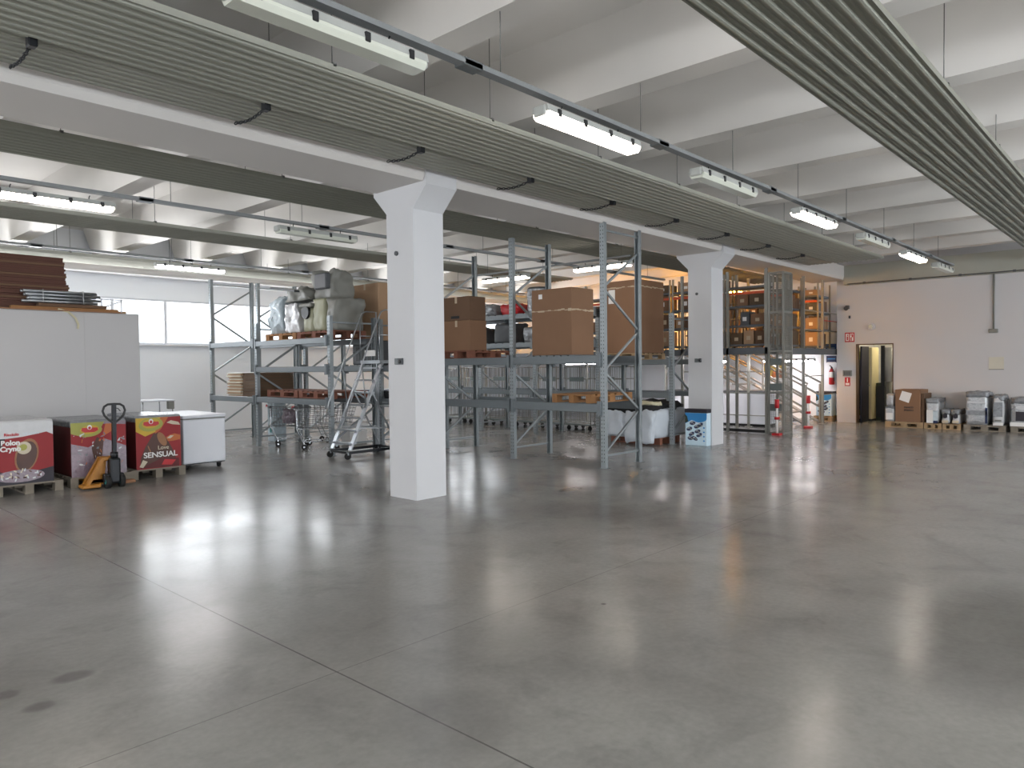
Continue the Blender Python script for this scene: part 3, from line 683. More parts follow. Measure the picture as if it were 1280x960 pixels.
carton(9.45, 9.9, 9.76, 10.5, 1.947, 2.52, 'lower brown carton of the pair just right of the near pillar', 'card', True)
carton(9.46, 9.9, 9.78, 10.5, 2.522, 2.97, 'upper brown carton of the pair just right of the near pillar', 'cardd', True, extra=lambda r, o0: (lambda b: (b.box(9.457, 9.4605, 10.05, 10.28, 2.56, 2.61, K['hole']), b.build('hand_hole', r)))(MB(o0)))
pallet((9.98, 7.32, 1.032), PI/2, 'new orange-brown pallet on the lower beams of the middle rack', 'woodo')
pallet((9.98, 8.0, 1.802), PI/2, 'x', 'woodr') if False else None
# crate and carton behind the ladder
b = MB((8.85, 11.73, 1.70)); b.bevbox(8.85, 9.8, 11.73, 12.66, 1.702, 2.18, K['dgrey'], .02, 1)
for i in range(4): b.box(8.842, 8.85, 11.8+i*.2, 11.92+i*.2, 1.78, 2.06, K['black'])
b.build('plastic_crate', None, None, 'dark grey plastic crate on the rack behind the rolling ladder', 0, 'crate')
carton(8.85, 9.8, 11.74, 12.66, 2.182, 3.34, 'tall tan carton just left of the near pillar', 'cardl', True)
b = None
# black plastic pallets on the lower beams
for i, (x, y) in enumerate(((9.32, 11.25), (9.32, 12.25))):
    r = thing('plastic_pallet', ('black plastic pallet on the low beams, nearest the near pillar', 'black plastic pallet on the low beams behind the ladder steps')[i], 'pallet', (x, y, 1.032))
    b = MB(); b.bevbox(-.5, .5, -.33, .33, .10, .15, K['dkblue' if i else 'black'], .01, 1); b.build('deck', r)
    for px in (-.43, 0, .43):
        for py in (-.26, 0, .26):
            b = MB(); b.bevbox(px-.06, px+.06, py-.06, py+.06, 0, .10, K['black'], .008, 1); b.build('foot', r)
# left rack contents
pallet((8.16, 13.6, 1.052), 0, 'reddish pallet on the low beams left, above the trolleys', 'woodr')
pallet((8.16, 12.35, 1.052), 0, 'reddish pallet on the low beams right, above the trolleys', 'woodr')
pallet((8.16, 13.62, 2.222), 0, 'orange pallet under the pale wrapped bundle', 'woodo')
pallet((8.16, 12.38, 2.222), 0, 'reddish pallet under the grey plastic machines', 'woodr')
for (ya, yb, ms, amp, nm) in ((15.22, 15.85, ('cardl', 'board', 'cream', 'cardl'), .06, 'ragged pale half of the flattened cardboard on the left rack shelf'), (14.55, 15.2, ('brownp', 'cardd', 'brownp', 'brownp'), .02, 'dark brown half of the flattened cardboard on the left rack shelf')):
    b = MB((8.1, ya, 1.042))
    for i in range(30):
        dx, dy = random.uniform(-amp, amp*.4), random.uniform(0, amp*.8); z = 1.042+i*.017
        b.box(7.74+dx, 8.6, ya, yb+dy, z, z+.0155, K[ms[i % 4]])
    b.build('cardboard_stack', None, None, nm, 0, 'cardboard stack')
b = MB((8.1, 15.2, 1.553)); b.box(7.72, 8.6, 14.55, 15.8, 1.554, 1.566, K['paper']); b.build('paper_sheet', None, None, 'white sheet lying on the flattened cardboard on the left rack', 0, 'sheet')
# grey machines
def lumpthing(name, label, cat, dims, m, amp=.05, sc=3, r=.12, seed=0, parts=None, cuts=10):
    x0, x1, y0, y1, z0, z1 = dims; o0 = ((x0+x1)/2, (y0+y1)/2, z0)
    b = MB(o0); b.lump(*dims, K[m], amp, sc, r, cuts, seed)
    o = b.build(name, None, None, label, 0, cat)
    if parts: parts(o, o0)
    return o
lumpthing('wrapped_bundle', 'pale film-wrapped bundle at the left end of the grey machines', 'bundle', (7.85, 8.45, 13.72, 14.2, 2.368, 3.12), 'palep', .1, 4, .06, 1)
lumpthing('wrapped_bundle', 'whitish film-wrapped block between the pale bundle and the grey machines', 'bundle', (7.85, 8.45, 13.06, 13.6, 2.368, 2.98), 'wrapw', .07, 4, .04, 2)
b = MB((8.1, 13.66, 2.37)); b.bevbox(8.0, 8.2, 13.62, 13.72, 2.368, 2.9, K['navy'], .02, 1); b.build('dark_stand', None, None, 'narrow dark stand between the two film-wrapped bundles', 0, 'stand')
def seatparts(o, o0):
    b = MB(o0); b.bevbox(7.78, 8.3, 12.5, 12.95, 2.85, 2.93, K['greyp'], .03, 2); b.build('tray', o)
lumpthing('grey_machine', 'grey plastic machine with an open dark mouth in the middle of the load', 'machine', (7.85, 8.4, 12.52, 12.95, 2.368, 2.85), 'ygrey', .03, 3, .08, 3, lambda o, o0: (seatparts(o, o0), (lambda b: (b.tube([(7.80, 12.75, 2.75), (7.86, 12.75, 2.75)], .13, K['black'], 16), b.build('dark_opening', o)))(MB(o0))))
lumpthing('grey_machine', 'yellowed grey cabinet machine right of the dark mouth', 'machine', (7.82, 8.45, 12.08, 12.48, 2.368, 2.98), 'ygrey', .04, 3, .03, 4)
lumpthing('grey_machine', 'grey plastic machine at the right end of the load', 'machine', (7.85, 8.5, 11.72, 12.04, 2.368, 3.02), 'greyp', .06, 3, .05, 5)
def scr(o, o0):
    b = MB(o0); b.bevbox(7.74, 7.86, 11.9, 12.3, 3.16, 3.46, K['dgrey'], .02, 1); b.build('dark_screen', o)
lumpthing('grey_machine', 'grey hood with a dark square screen on top of the machines', 'machine', (7.83, 8.35, 11.86, 12.5, 2.99, 3.52), 'greyp', .09, 2.5, .06, 6, scr)
lumpthing('grey_cover', 'crumpled grey cover lying across the machines', 'cover', (7.8, 8.3, 12.58, 13.5, 3.0, 3.24), 'greyp', .12, 3, .08, 7)
b = MB((8.0, 13.4, 3.2)); b.bar((7.9, 13.0, 3.19), (7.9, 13.95, 3.33), .35, .035, K['dgrey']); b.build('tilted_board', None, None, 'dark tilted board on top of the wrapped bundles', 0, 'panel')

# ================================================================== TROLLEYS
def trolley(loc, rot, label):
    r = thing('shopping_trolley', label, 'trolley', loc, rot)
    def basket(t, z):                                        # local x forward; ring of basket at height
        w = .2+.07*t; x0 = -.42-.02*t; x1 = .30+.1*t; return [(x0, -w, z), (x1, -w*.85, z), (x1, w*.85, z), (x0, w, z)]
    b = MB()
    lo, hi = basket(0, .42), basket(1, .82)
    for t in range(6):
        ring = basket(t/5, .42+.4*t/5); b.tube(ring+[ring[0]], .004 if 0 < t < 5 else .008, K['chrome'], 5, False)
    for k in range(4):
        n = 12 if k % 2 == 0 else 7
        for i in range(n):
            f = i/n; p = Vector(lo[k]).lerp(Vector(lo[(k+1) % 4]), f); q = Vector(hi[k]).lerp(Vector(hi[(k+1) % 4]), f); b.tube([p, q], .0035, K['chrome'], 4, False)
    for i in range(8):
        f = i/7; b.tube([Vector(lo[0]).lerp(Vector(lo[1]), f), Vector(lo[3]).lerp(Vector(lo[2]), f)], .0035, K['chrome'], 4, False)
    b.build('basket', r)
    b = MB()
    for sy in (-1, 1):
        b.tube([(-.5, sy*.25, .86), (-.42, sy*.25, .8), (-.42, sy*.22, .42), (-.3, sy*.22, .16), (.4, sy*.17, .16)], .012, K['chrome'], 7)
    b.tube([(.4, -.17, .16), (.4, .17, .16)], .01, K['chrome'], 6); b.tube([(-.3, -.22, .16), (-.3, .22, .16)], .01, K['chrome'], 6); b.build('chassis', r)
    b = MB(); b.tube([(-.5, -.26, .86), (-.5, .26, .86)], .016, K['redb'], 8); b.build('push_handle', r, label='red push handle')
    for x, y in ((.36, -.16), (.36, .16), (-.28, -.21), (-.28, .21)):
        b = MB(); b.tube([(x, y-.014, .055), (x, y+.014, .055)], .055, K['rubber'], 14); b.tube([(x, y-.017, .055), (x, y+.017, .055)], .02, K['chrome'], 8); b.bar((x, y, .1), (x, y, .16), .025, .025, K['chrome']); b.build('castor', r)
    return r
t0 = trolley((8.17, 13.95, 0), -.5, 'chrome shopping trolley holding a bag, nearest the left rack post')
dup(t0, (8.2, 12.95, 0), -.6, 'chrome shopping trolley in the middle under the rack')
dup(t0, (9.3, 13.95, 0), -.3, 'chrome shopping trolley behind, seen right of the other two')
lumpthing('carrier_bag', 'pinkish carrier bag lying in the left trolley', 'bag', (8.02, 8.3, 13.8, 14.15, .47, .78), 'mauve', .04, 5, .1, 11)
b = MB((8.3, 14.8, 0)); b.bevbox(8.30, 8.6, 14.9, 15.2, 0, .9, K['palep'], .015, 1); b.box(8.294, 8.30, 15.0, 15.1, .55, .8, K['navy']); b.box(8.294, 8.30, 15.02, 15.09, .2, .3, K['teal']); b.build('white_cabinet', None, None, 'pale blue-white cabinet with dark marks beside the left rack post', 0, 'cabinet')
b = MB((9.3, 13.2, .3)); b.bevbox(9.0, 9.45, 13.0, 13.35, 0, .3, K['paper'], .02, 1); b.build('white_tray', None, None, 'white tray low behind the trolleys', 0, 'tray')

# ================================================================== ROLLING LADDER
r = thing('rolling_ladder', 'aluminium rolling warehouse ladder with platform left of the near pillar', 'ladder', (7.5, 11.2, 0)); o0 = (7.5, 11.2, 0)
Y0, Y1 = 10.92, 11.48
b = MB(o0)
for y in (Y0, Y1): b.bar((7.55, y, .16), (8.28, y, 1.75), .025, .09, K['alu'], (0, 1, 0))
b.build('stringers', r)
for i in range(7):
    t = (i+.5)/7; x, z = 7.55+.73*t, .16+1.59*t
    b = MB(o0); b.box(x-.06, x+.1, Y0+.01, Y1-.01, z-.015, z+.015, K['alu']); b.build('step', r)
b = MB(o0); b.box(8.22, 8.62, Y0-.02, Y1+.02, 1.72, 1.78, K['alu']); b.build('platform', r)
b = MB(o0)
for y in (Y0, Y1):
    b.bar((8.6, y, .12), (8.6, y, 1.75), .04, .04, K['alu']); b.bar((7.5, y, .12), (8.65, y, .12), .05, .05, K['blackm']); b.bar((8.6, y, .5), (7.75, y, .55), .025, .025, K['alu']); b.bar((8.6, y, .2), (8.05, y, 1.2), .025, .025, K['alu'])
for x in (8.6, 7.52): b.bar((x, Y0, .12), (x, Y1, .12), .04, .04, K['blackm'])
b.bar((8.6, Y0, .9), (8.6, Y1, .9), .03, .03, K['alu']); b.build('base_frame', r)
b = MB(o0)
for y in (Y0-.02, Y1+.02):
    b.tube([(7.45, y, .75), (7.5, y, 1.0), (8.2, y, 2.55), (8.27, y, 2.68), (8.36, y, 2.72), (8.6, y, 2.72), (8.62, y, 1.75)], .014, K['alu'], 7)
    b.tube([(8.25, y, 2.25), (8.61, y, 2.25)], .012, K['alu'], 6); b.tube([(7.6, y, .75), (7.45, y, .75)], .012, K['alu'], 6); b.tube([(8.22, y, 1.78), (8.22, y, 2.6)], .012, K['alu'], 6); b.tube([(7.9, y, .95), (7.82, y, 1.72)], .012, K['alu'], 6)
b.build('handrail', r)
for x in (7.5, 8.58):
    for y in (Y0, Y1):
        b = MB(o0); b.tube([(x, y-.018, .06), (x, y+.018, .06)], .06, K['rubber'], 14); b.bar((x, y, .08), (x, y, .13), .05, .03, K['alu']); b.build('castor', r)
b = MB(o0); b.box(8.205, 8.22, Y0+.1, Y0+.42, 1.86, 1.97, K['paper']); b.build('notice_plate', r)
# floor machine half hidden by the pillar
r = thing('floor_polisher', 'floor machine with black base and red tank beside the near pillar', 'floor machine', (8.55, 10.55, 0))
b = MB(); b.tube([(0, 0, .02), (0, 0, .16)], .24, K['black'], 20); b.bevbox(-.15, .15, -.12, .12, .16, .4, K['black'], .04, 2); b.build('base', r)
b = MB(); b.tube([(-.12, 0, .35), (-.16, 0, .7), (-.02, 0, 1.0)], .03, K['dgrey'], 8); b.tube([(.05, 0, .3), (-.14, .05, .5), (-.1, .05, .8)], .02, K['black'], 8); b.build('hose', r)
b = MB(); b.bevbox(-.08, .16, -.1, .1, .78, 1.02, K['redb'], .04, 2); b.build('tank', r, label='red tank')
b = MB(); b.tube([(-.3, 0, 1.0), (-.08, 0, .97)], [.03, .06], K['black'], 8); b.tube([(-.55, 0, 1.02), (-.3, 0, 1.0)], .012, K['galvd'], 6); b.build('grip', r)
b = MB(); b.bevbox(-.02, .2, -.13, .13, .4, .78, K['wrapd'], .03, 2); b.build('motor', r)

# ================================================================== UNDER AND BEHIND THE MIDDLE RACK
pallet((13.3, 8.38, 0), 0, 'wooden pallet under the white fabric bulk bag', 'woodr')
def bag2(o, o0):
    b = MB(o0); b.lump(12.62, 13.98, 7.78, 9.04, .64, .86, K['blackf'], .07, 3, .1, 7, 4); b.build('black_cover', o, label='black cloth laid over the top')
    b = MB(o0); b.lump(12.66, 13.1, 7.82, 8.35, .80, .88, K['straw'], .05, 5, .04, 5, 8); b.build('pale_fold', o, label='pale folded cloth on the black cover')
    b = MB(o0); b.lump(12.58, 12.68, 7.74, 8.42, .06, .72, K['bagw'], .06, 4.5, .05, 9, 31, False); b.build('drape', o)
    b = MB(o0); b.lump(12.6, 12.68, 8.5, 9.0, .18, .70, K['bagw'], .05, 4.5, .04, 8, 33, False); b.build('drape', o)
lumpthing('bulk_bag', 'white fabric bulk bag with a black cover left of the far pillar', 'bag', (12.64, 13.96, 7.72, 9.04, .146, .74), 'bagw', .05, 3.5, .1, 9, bag2, 8)
def printed_carton(x0, x1, y0, y1, h, label, z=0):
    o0 = (x0, y0, z); r = thing('printed_carton', label, 'carton', o0)
    b = MB(o0); b.bevbox(x0, x1, y0, y1, z, z+h, K['paleb'], .01, 1); b.build('box', r)
    b = MB(o0); b.bevbox(x0-.01, x1+.005, y0-.01, y1+.01, z+h-.07, z+h+.01, K['navy'], .008, 1); b.build('lid', r, label='dark lid')
    b = MB(o0); W = y1-y0
    def fp(pts, m, l): b.face([(x0-.0012*l, y1-u*W, z+v*h) for u, v in pts], m)
    fp([(0, .6), (.3, .7), (.6, .66), (1, .76), (1, .9), (0, .9)], K['bluep'], 1)
    fp(ell(.72, .72, .28, .07, .1), K['bluep'], 2)
    fp([(.0, .62), (.15, .66), (.1, .8), (0, .86)], K['green'], 2)
    rnd = random.Random(5)
    for i, (u, v) in enumerate(((.35, .62), (.55, .53), (.2, .46), (.3, .32), (.58, .4), (.65, .3), (.45, .2), (.25, .2), (.7, .58))):
        fp(ell(u, v, .14, .055, rnd.uniform(-.3, .3), 9), K['dkblue'], 3); fp(ell(u-.03, v+.02, .07, .022, .2, 7), K['wrap'], 4); fp(ell(u+.06, v-.015, .05, .02, -.2, 7), K['greyp'], 4)
    for v in (.14, .26, .38, .5): fp(ell(.87, v, .045, .022, 0, 8), K['bluep'], 3)
    b.build('front_print', r)
    return r
printed_carton(13.22, 13.39, 6.9, 7.38, .73, 'blue printed carton with dark lid leaning against the far pillar')
pallet((21.0, 7.34, 0), PI/2, 'pallet under the blue printed carton by the right wall corner', 'wood', 1.0, .55) if False else None
r = pallet((21.1, 7.34, 0), 0, 'small pallet under the blue printed carton in the wall corner', 'wood', .5, .5)
printed_carton(20.92, 21.3, 7.12, 7.54, .68, 'blue printed carton on a pallet in the wall corner', .146)
# spare upright left of the far pillar is the rear rack's end frame

# roll containers behind the racks
def rollcage(loc, label, rot=0):
    r = thing('roll_container', label, 'roll container', loc, rot, None)
    b = MB()
    for sx in (-.36, .36):
        for sy in (-.4, .4): b.tube([(sx, sy, .15), (sx, sy, 1.62)], .014, K['cage'], 6)
        for z in (.2, .62, .95, 1.3, 1.6): b.tube([(sx, -.4, z), (sx, .4, z)], .010, K['cage'], 5)
        for i in range(6): y = -.4+.8*(i+.5)/6; b.tube([(sx, y, .2), (sx, y, 1.6)], .006, K['cage'], 4)
    for z in (.2, .95, 1.6): b.tube([(-.36, .4, z), (.36, .4, z)], .01, K['cage'], 5)
    for i in range(5): x = -.36+.72*(i+.5)/5; b.tube([(x, .4, .2), (x, .4, 1.6)], .006, K['cage'], 4)
    b.build('bar_frame', r)
    b = MB(); b.bevbox(-.37, .37, -.41, .41, .13, .17, K['cagep'], .008, 1); b.build('base', r)
    for z in (.88, 1.24):
        b = MB(); b.box(-.385, -.372, -.2, .24, z, z+.11, K['cagep']); b.build('name_plate', r)
    for x in (-.3, .3):
        for y in (-.33, .33):
            b = MB(); b.tube([(x, y-.02, .06), (x, y+.02, .06)], .06, K['rubber'], 12); b.bar((x, y, .08), (x, y, .14), .05, .04, K['black']); b.build('castor', r)
    return r
rc = rollcage((14.85, 15.6, 0), 'grey roll container behind the racks, leftmost of the row by the near pillar')
for i, (y, lab) in enumerate(((14.7, 'second'), (13.8, 'third'), (12.9, 'fourth'), (12.0, 'fifth'), (11.1, 'sixth'), (10.2, 'seventh'))):
    dup(rc, (14.85+.02*(i % 2), y, 0), .03*(i % 3-1), 'grey roll container behind the racks, %s from the left in the row' % lab)

# goods on the rear rack
lumpthing('goods_bag', 'red woven goods bag on the top shelf of the rear rack', 'bag', (13.2, 13.9, 11.95, 12.55, 2.922, 3.19), 'redb', .04, 6, .09, 12)
lumpthing('goods_bag', 'grey and green goods bag left of the red bag', 'bag', (13.2, 13.9, 12.75, 13.12, 2.922, 3.22), 'wrapd', .05, 6, .08, 13)
lumpthing('goods_bag', 'pale goods bag at the left end of the rear top shelf', 'bag', (13.25, 13.85, 13.3, 14.0, 2.922, 3.17), 'wrap', .05, 6, .08, 14)
r = thing('wrapped_roll', 'tall grey wrapped roll standing right of the red bag', 'roll', (13.5, 11.5, 2.922))
b = MB(); n = 6
b.tube([(0, 0, 0), (0, 0, .02), (0, 0, .3), (0, 0, .6), (0, 0, .63)], [.27, .285, .28, .285, .25], K['dgrey'], 24); b.build('roll_body', r)
b = MB(); b.tube([(0, 0, .05), (0, 0, .58)], .289, K['wrapd'], 24, False); b.build('film_wrap', r)
for i, (y0, y1, z1, m, lab) in enumerate(((12.2, 12.85, 2.72, 'dgrey', 'dark grey wrapped load on the middle shelf left of centre'), (13.3, 14.2, 2.66, 'dgrey', 'dark grey wrapped load at the left of the middle shelf'), (11.45, 11.85, 2.6, 'wrapd', 'mid grey wrapped load on the middle shelf behind the post'))):
    lumpthing('wrapped_load', lab, 'load', (13.3, 13.9, y0, y1, 2.222, z1), m, .04, 3, .06, 20+i)
lumpthing('wrapped_load', 'tan wrapped load on the middle shelf under the grey roll', 'load', (13.3, 13.9, 10.6, 11.05, 2.222, 2.7), 'cardl', .02, 3, .04, 25)

# ================================================================== MEZZANINE, STAIRS AND LIFT
r = thing('mezzanine', 'grey steel mezzanine floor on posts behind the far pillar', 'mezzanine', (16.4, 7.1, 0)); o0 = (16.4, 7.1, 0)
b = MB(o0)
for x0, x1, y0, y1 in ((16.4, 18.85, 7.1, 18.2), (20.15, 21.38, 7.1, 18.2), (18.85, 20.15, 10.6, 18.2), (18.85, 20.15, 7.02, 7.12)): b.box(x0, x1, y0, y1, 1.90, 2.0, K['mezz'])
b.build('deck', r)
b = MB(o0); b.box(16.33, 16.4, 6.98, 18.2, 1.86, 2.02, K['slate']); b.box(16.4, 21.38, 6.98, 7.05, 1.86, 2.02, K['slate']); b.build('edge_beam', r)
def mpost(x, y, z1=3.85, wd=.06):
    b = MB(o0); b.box(x-wd/2, x+wd/2, y-wd/2, y+wd/2, 0, z1, K['cage']); b.box(x-.08, x+.08, y-.08, y+.08, 0, .01, K['cage']); b.build('post', r)
for p in ((16.36, 7.02), (16.36, 7.98), (16.36, 9.2), (16.36, 10.6), (16.36, 12.2), (16.36, 14), (18.6, 7.02), (19.95, 7.02), (21.2, 7.02), (17.1, 8.1), (18.1, 8.25), (18.6, 11)): mpost(*p)
for p, q, rr, m in [((16.36, 7.02, z), (16.36, 9.2, z), .013, 'cage') for z in (.42, .95, 1.45)]+[((18.6, 7.02, z), (21.2, 7.02, z), .016, 'cage') for z in (2.5, 3.0)]+[((19.95, 7.02, 2.78), (21.2, 7.02, 2.78), .012, 'redb'), ((19.95, 7.02, .78), (21.2, 7.02, .78), .012, 'cage'), ((18.6, 7.02, 1.3), (19.95, 7.02, 1.3), .012, 'cage')]:
    b = MB(o0); b.tube([p, q], rr, K[m], 5); b.build('guard_rail', r)
b = MB(o0); b.box(16.36, 16.42, 7.05, 12, .02, .09, K['black']); b.build('kick_board', r)
# stairs
r = thing('staircase', 'grey steel staircase rising to the mezzanine beside the right wall corner', 'staircase', (19.4, 7.1, 0)); o0 = (19.4, 7.1, 0)
for x in (18.98, 19.98):
    b = MB(o0); b.bar((x, 7.12, .05), (x, 10.55, 1.92), .04, .2, K['stair'], (1, 0, 0)); b.build('stringer', r)
for i in range(10):
    t = (i+.6)/10.4; y, z = 7.1+3.4*t, .0+1.95*t
    b = MB(o0); b.box(19.0, 19.96, y-.05, y+.22, z, z+.04, K['stair']); b.build('tread', r)
for x in (18.98, 19.98):
    b = MB(o0)
    for dz in (1.05, .70, .38): b.tube([(x, 7.05, .05+dz), (x, 10.5, 1.92+dz*.95)], .028, K['stair'], 6)
    for y in (7.1, 8.25, 9.4, 10.45): z = .05+(y-7.12)*.545; b.bar((x, y, z), (x, y, z+1.04), .045, .045, K['stair'])
    b.build('handrail', r)
# goods lift with mesh panels
r = thing('goods_lift', 'tall grey mesh goods lift shaft right of the far pillar', 'lift', (16.33, 6.66, 0)); o0 = (16.33, 6.66, 0)
xa, xb, ya, yb = 16.33, 16.80, 6.62, 6.95
b = MB(o0)
for x in (xa, xb):
    for y in (ya, yb): b.box(x-.022, x+.022, y-.022, y+.022, 0, 3.72, K['cage'])
for z in (.02, .95, 1.9, 2.8, 3.7):
    for y in (ya, yb): b.box(xa, xb, y-.015, y+.015, z, z+.04, K['cage'])
    for x in (xa, xb): b.box(x-.015, x+.015, ya, yb, z, z+.04, K['cage'])
b.build('shaft_frame', r)
def meshpanel(p, q, z0, z1, name):
    b = MB(o0); p, q = Vector(p), Vector(q); n = int((q-p).length/.028)
    for i in range(1, n):
        a = p.lerp(q, i/n); b.bar((a.x, a.y, z0), (a.x, a.y, z1), .006, .006, K['cage'])
    nz = int((z1-z0)/.04)
    for i in range(nz): z = z0+(z1-z0)*i/nz; b.bar((p.x, p.y, z), (q.x, q.y, z), .006, .006, K['cage'])
    b.build(name, r)
meshpanel((xa, ya, 0), (xa, yb, 0), .06, 3.7, 'mesh_panel'); meshpanel((xa, ya, 0), (xb, ya, 0), .06, 3.7, 'mesh_panel'); meshpanel((xb, ya, 0), (xb, yb, 0), .06, 3.7, 'mesh_panel')
for z in (.55, 1.02, 1.6):
    b = MB(o0); b.box(xa-.02, xa-.008, ya+.03, yb-.03, z, z+.16, K['cagep']); b.build('plate', r)
# protective posts
def guard(loc, label):
    r = thing('protection_post', label, 'post', loc)
    b = MB(); b.tube([(0, 0, .02), (0, 0, .62)], .025, K['paper'], 10); b.build('pole', r)
    b = MB(); b.bevbox(-.09, .09, -.09, .09, 0, .05, K['redb'], .01, 1); b.build('foot', r)
    for z, hh, rr in ((.36, .06, .06), (.62, .2, .05)):
        b = MB(); b.tube([(0, 0, z), (0, 0, z+hh)], rr, K['redb'], 12); b.build('red_sleeve', r)
    return r
g = guard((16.22, 6.72, 0), 'red and white protection post at the foot of the goods lift'); dup(g, (18.5, 6.86, 0), 0, 'red and white protection post at the foot of the stairs')
# shelving on the mezzanine
def shelving(x0, x1, y0, y1, label, n=4, z0=2.0, m='slate', bm='orangeb'):
    r = thing('shelving_unit', label, 'shelving', (x0, y0, z0)); o0 = (x0, y0, z0)
    for x in (x0+.02, x1-.02):
        for y in (y0+.02, y1-.02):
            b = MB(o0); b.box(x-.02, x+.02, y-.02, y+.02, z0, 3.82, K['cage']); b.build('post', r)
    for i in range(n):
        z = z0+.06+i*.46; b = MB(o0); b.box(x0, x1, y0+.04, y1-.04, z, z+.05, K[m]); b.build('shelf', r)
    b = MB(o0); b.box(x0-.01, x0+.01, y0+.04, y1-.04, z0+1.3, z0+1.36, K[bm]); b.build('shelf_lip', r, label='orange beam lip') if m == 'slate' else b.bm.free()
    return r
units = [(20.75, 21.3, 7.95, 9.6), (20.75, 21.3, 9.65, 11.6), (16.55, 17.05, 7.12, 8.1), (16.55, 17.05, 8.15, 9.6), (16.55, 17.05, 9.65, 11.1), (16.55, 17.05, 11.15, 12.6), (17.75, 18.8, 7.12, 7.55), (20.15, 21.1, 7.2, 7.65)]
names = ['grey shelving unit against the wall behind the stairs on the mezzanine', 'grey shelving unit against the wall at the back of the mezzanine', 'grey shelving unit on the mezzanine directly right of the far pillar', 'grey shelving unit hidden mostly behind the far pillar', 'grey shelving unit on the mezzanine left of the far pillar', 'grey shelving unit on the mezzanine behind the large cartons', 'grey shelving unit on the mezzanine right of the goods lift', 'grey shelving unit on the mezzanine nearest the right wall']
rnd = random.Random(21)
cm = ['card', 'cardd', 'cardl', 'brownp', 'card', 'brownp', 'cardd', 'cardl', 'cardd', 'dgrey', 'cardd']
for (x0, x1, y0, y1), lab in zip(units, names):
    shelving(x0, x1, y0, y1, lab)
    for lev in range(4):
        z = 2.112+lev*.46; alongy = (y1-y0) > (x1-x0); a0, a1 = (y0, y1) if alongy else (x0, x1); t = a0+.06
        while t < a1-.3:
            wd = min(rnd.uniform(.24, .45), a1-.06-t); hh = rnd.uniform(.25, .39) if lev < 3 else rnd.uniform(.15, .26)
            if rnd.random() < (.9 if lev < 3 else .45) and wd > .15:
                lo = dict(name='shelf_carton'); bx = (x0+.05, x1-.05, t, t+wd-.02) if alongy else (t, t+wd-.02, y0+.05, y1-.05)
                b = MB((bx[0], bx[2], z)); m = rnd.choice(cm); b.bevbox(bx[0], bx[1], bx[2], bx[3], z, z+hh, K[m], .006, 1); xm = (bx[0]-.001)
                b.box(xm, xm+.002, (bx[2]+bx[3])/2-.05, (bx[2]+bx[3])/2+.05, z+hh*.3, z+hh*.6, K['paper'] if rnd.random() < .5 else K['tape'])
                b.build('shelf_carton', None, None, 'small carton among the amber-lit shelves of the mezzanine', 0, 'carton', 'cartons on the mezzanine shelves')
            t += wd+.02
# amber tubes over the mezzanine and white tubes under it
lamp((18.3, 8.9, 3.62), 0, True, 'amber lit tube lamp over the mezzanine right of the far pillar', 'lita')
lamp((18.3, 11.6, 3.62), 0, True, 'amber lit tube lamp over the mezzanine left of the far pillar', 'lita')
lamp((20.2, 13.6, 3.62), 0, True, 'amber lit tube lamp at the back of the mezzanine', 'lita')
for i, (x, y) in enumerate(((17.3, 9.1), (17.3, 10.9), (18.7, 7.75), (20.8, 8.2), (17.3, 13.0))):
    lamp((x, y, 1.72), PI/2 if i != 2 else .0, True, ('white lit tube under the mezzanine beside the far pillar', 'white lit tube under the mezzanine behind the far pillar', 'white lit tube under the mezzanine right of the goods lift', 'white lit tube under the mezzanine above the blue carton', 'white lit tube under the mezzanine behind the roll containers')[i], 'litm')
# things beneath it
for i, (y0, y1) in enumerate(((7.75, 9.1), (9.3, 10.7))):
    r = thing('chest_freezer', ('white chest freezer under the mezzanine, right of the far pillar', 'white chest freezer under the mezzanine, behind the far pillar')[i], 'freezer', (18.1, y0, 0)); o0 = (18.1, y0, 0)
    b = MB(o0); b.bevbox(18.1, 18.75, y0, y1, .06, .86, K['frz'], .02, 2); b.build('cabinet', r)
    b = MB(o0); b.bevbox(18.08, 18.77, y0-.01, y1+.01, .865, .92, K['dgrey'], .01, 1); b.build('lid', r)
    b = MB(o0); b.box(18.15, 18.7, y0+.05, y1-.05, 0, .06, K['black']); b.build('plinth', r)
b = MB((21.3, 9.0, 1.3)); 
b.face([(21.392, 9.3, 1.25), (21.392, 8.55, 1.2), (21.392, 8.6, 1.6), (21.392, 9.25, 1.75)], K['yell']); b.face([(21.39, 9.05, 1.22), (21.39, 8.6, 1.2), (21.39, 8.65, 1.4), (21.39, 8.95, 1.45)], K['oran'])
b.build('wall_poster', None, None, 'yellow and orange poster on the wall behind the stairs', 0, 'poster')

# ================================================================== RIGHT WALL
def sign(y0, y1, z0, z1, x, name, label, base, marks, cat='sign', th=.012):
    o0 = (x, y0, z0); r = thing(name, label, cat, o0)
    b = MB(o0); b.bevbox(x-th, x, y0, y1, z0, z1, K[base], .003, 1); b.build('plate', r)
    b = MB(o0)
    for pts, m, l in marks: b.face([(x-th-.0012*l, y1-u*(y1-y0), z0+v*(z1-z0)) for u, v in pts], K[m])
    if marks: b.build('pictogram', r)
    else: b.bm.free()
    return r
R_ = lambda u0, u1, v0, v1: [(u0, v0), (u1, v0), (u1, v1), (u0, v1)]
sign(6.47, 6.72, 2.2, 2.46, 20.8, 'fire_sign', 'square red fire equipment sign above left of the doorway', 'redb', ((R_(.1, .42, .12, .88), 'paper', 1), (R_(.52, .9, .12, .88), 'paper', 1), (R_(.2, .34, .2, .6), 'redb', 2), (ell(.28, .72, .06, .08), 'redb', 2), (R_(.6, .72, .15, .5), 'redb', 2), (R_(.72, .86, .5, .8), 'redb', 2), (R_(.6, .68, .66, .84), 'redb', 2)))
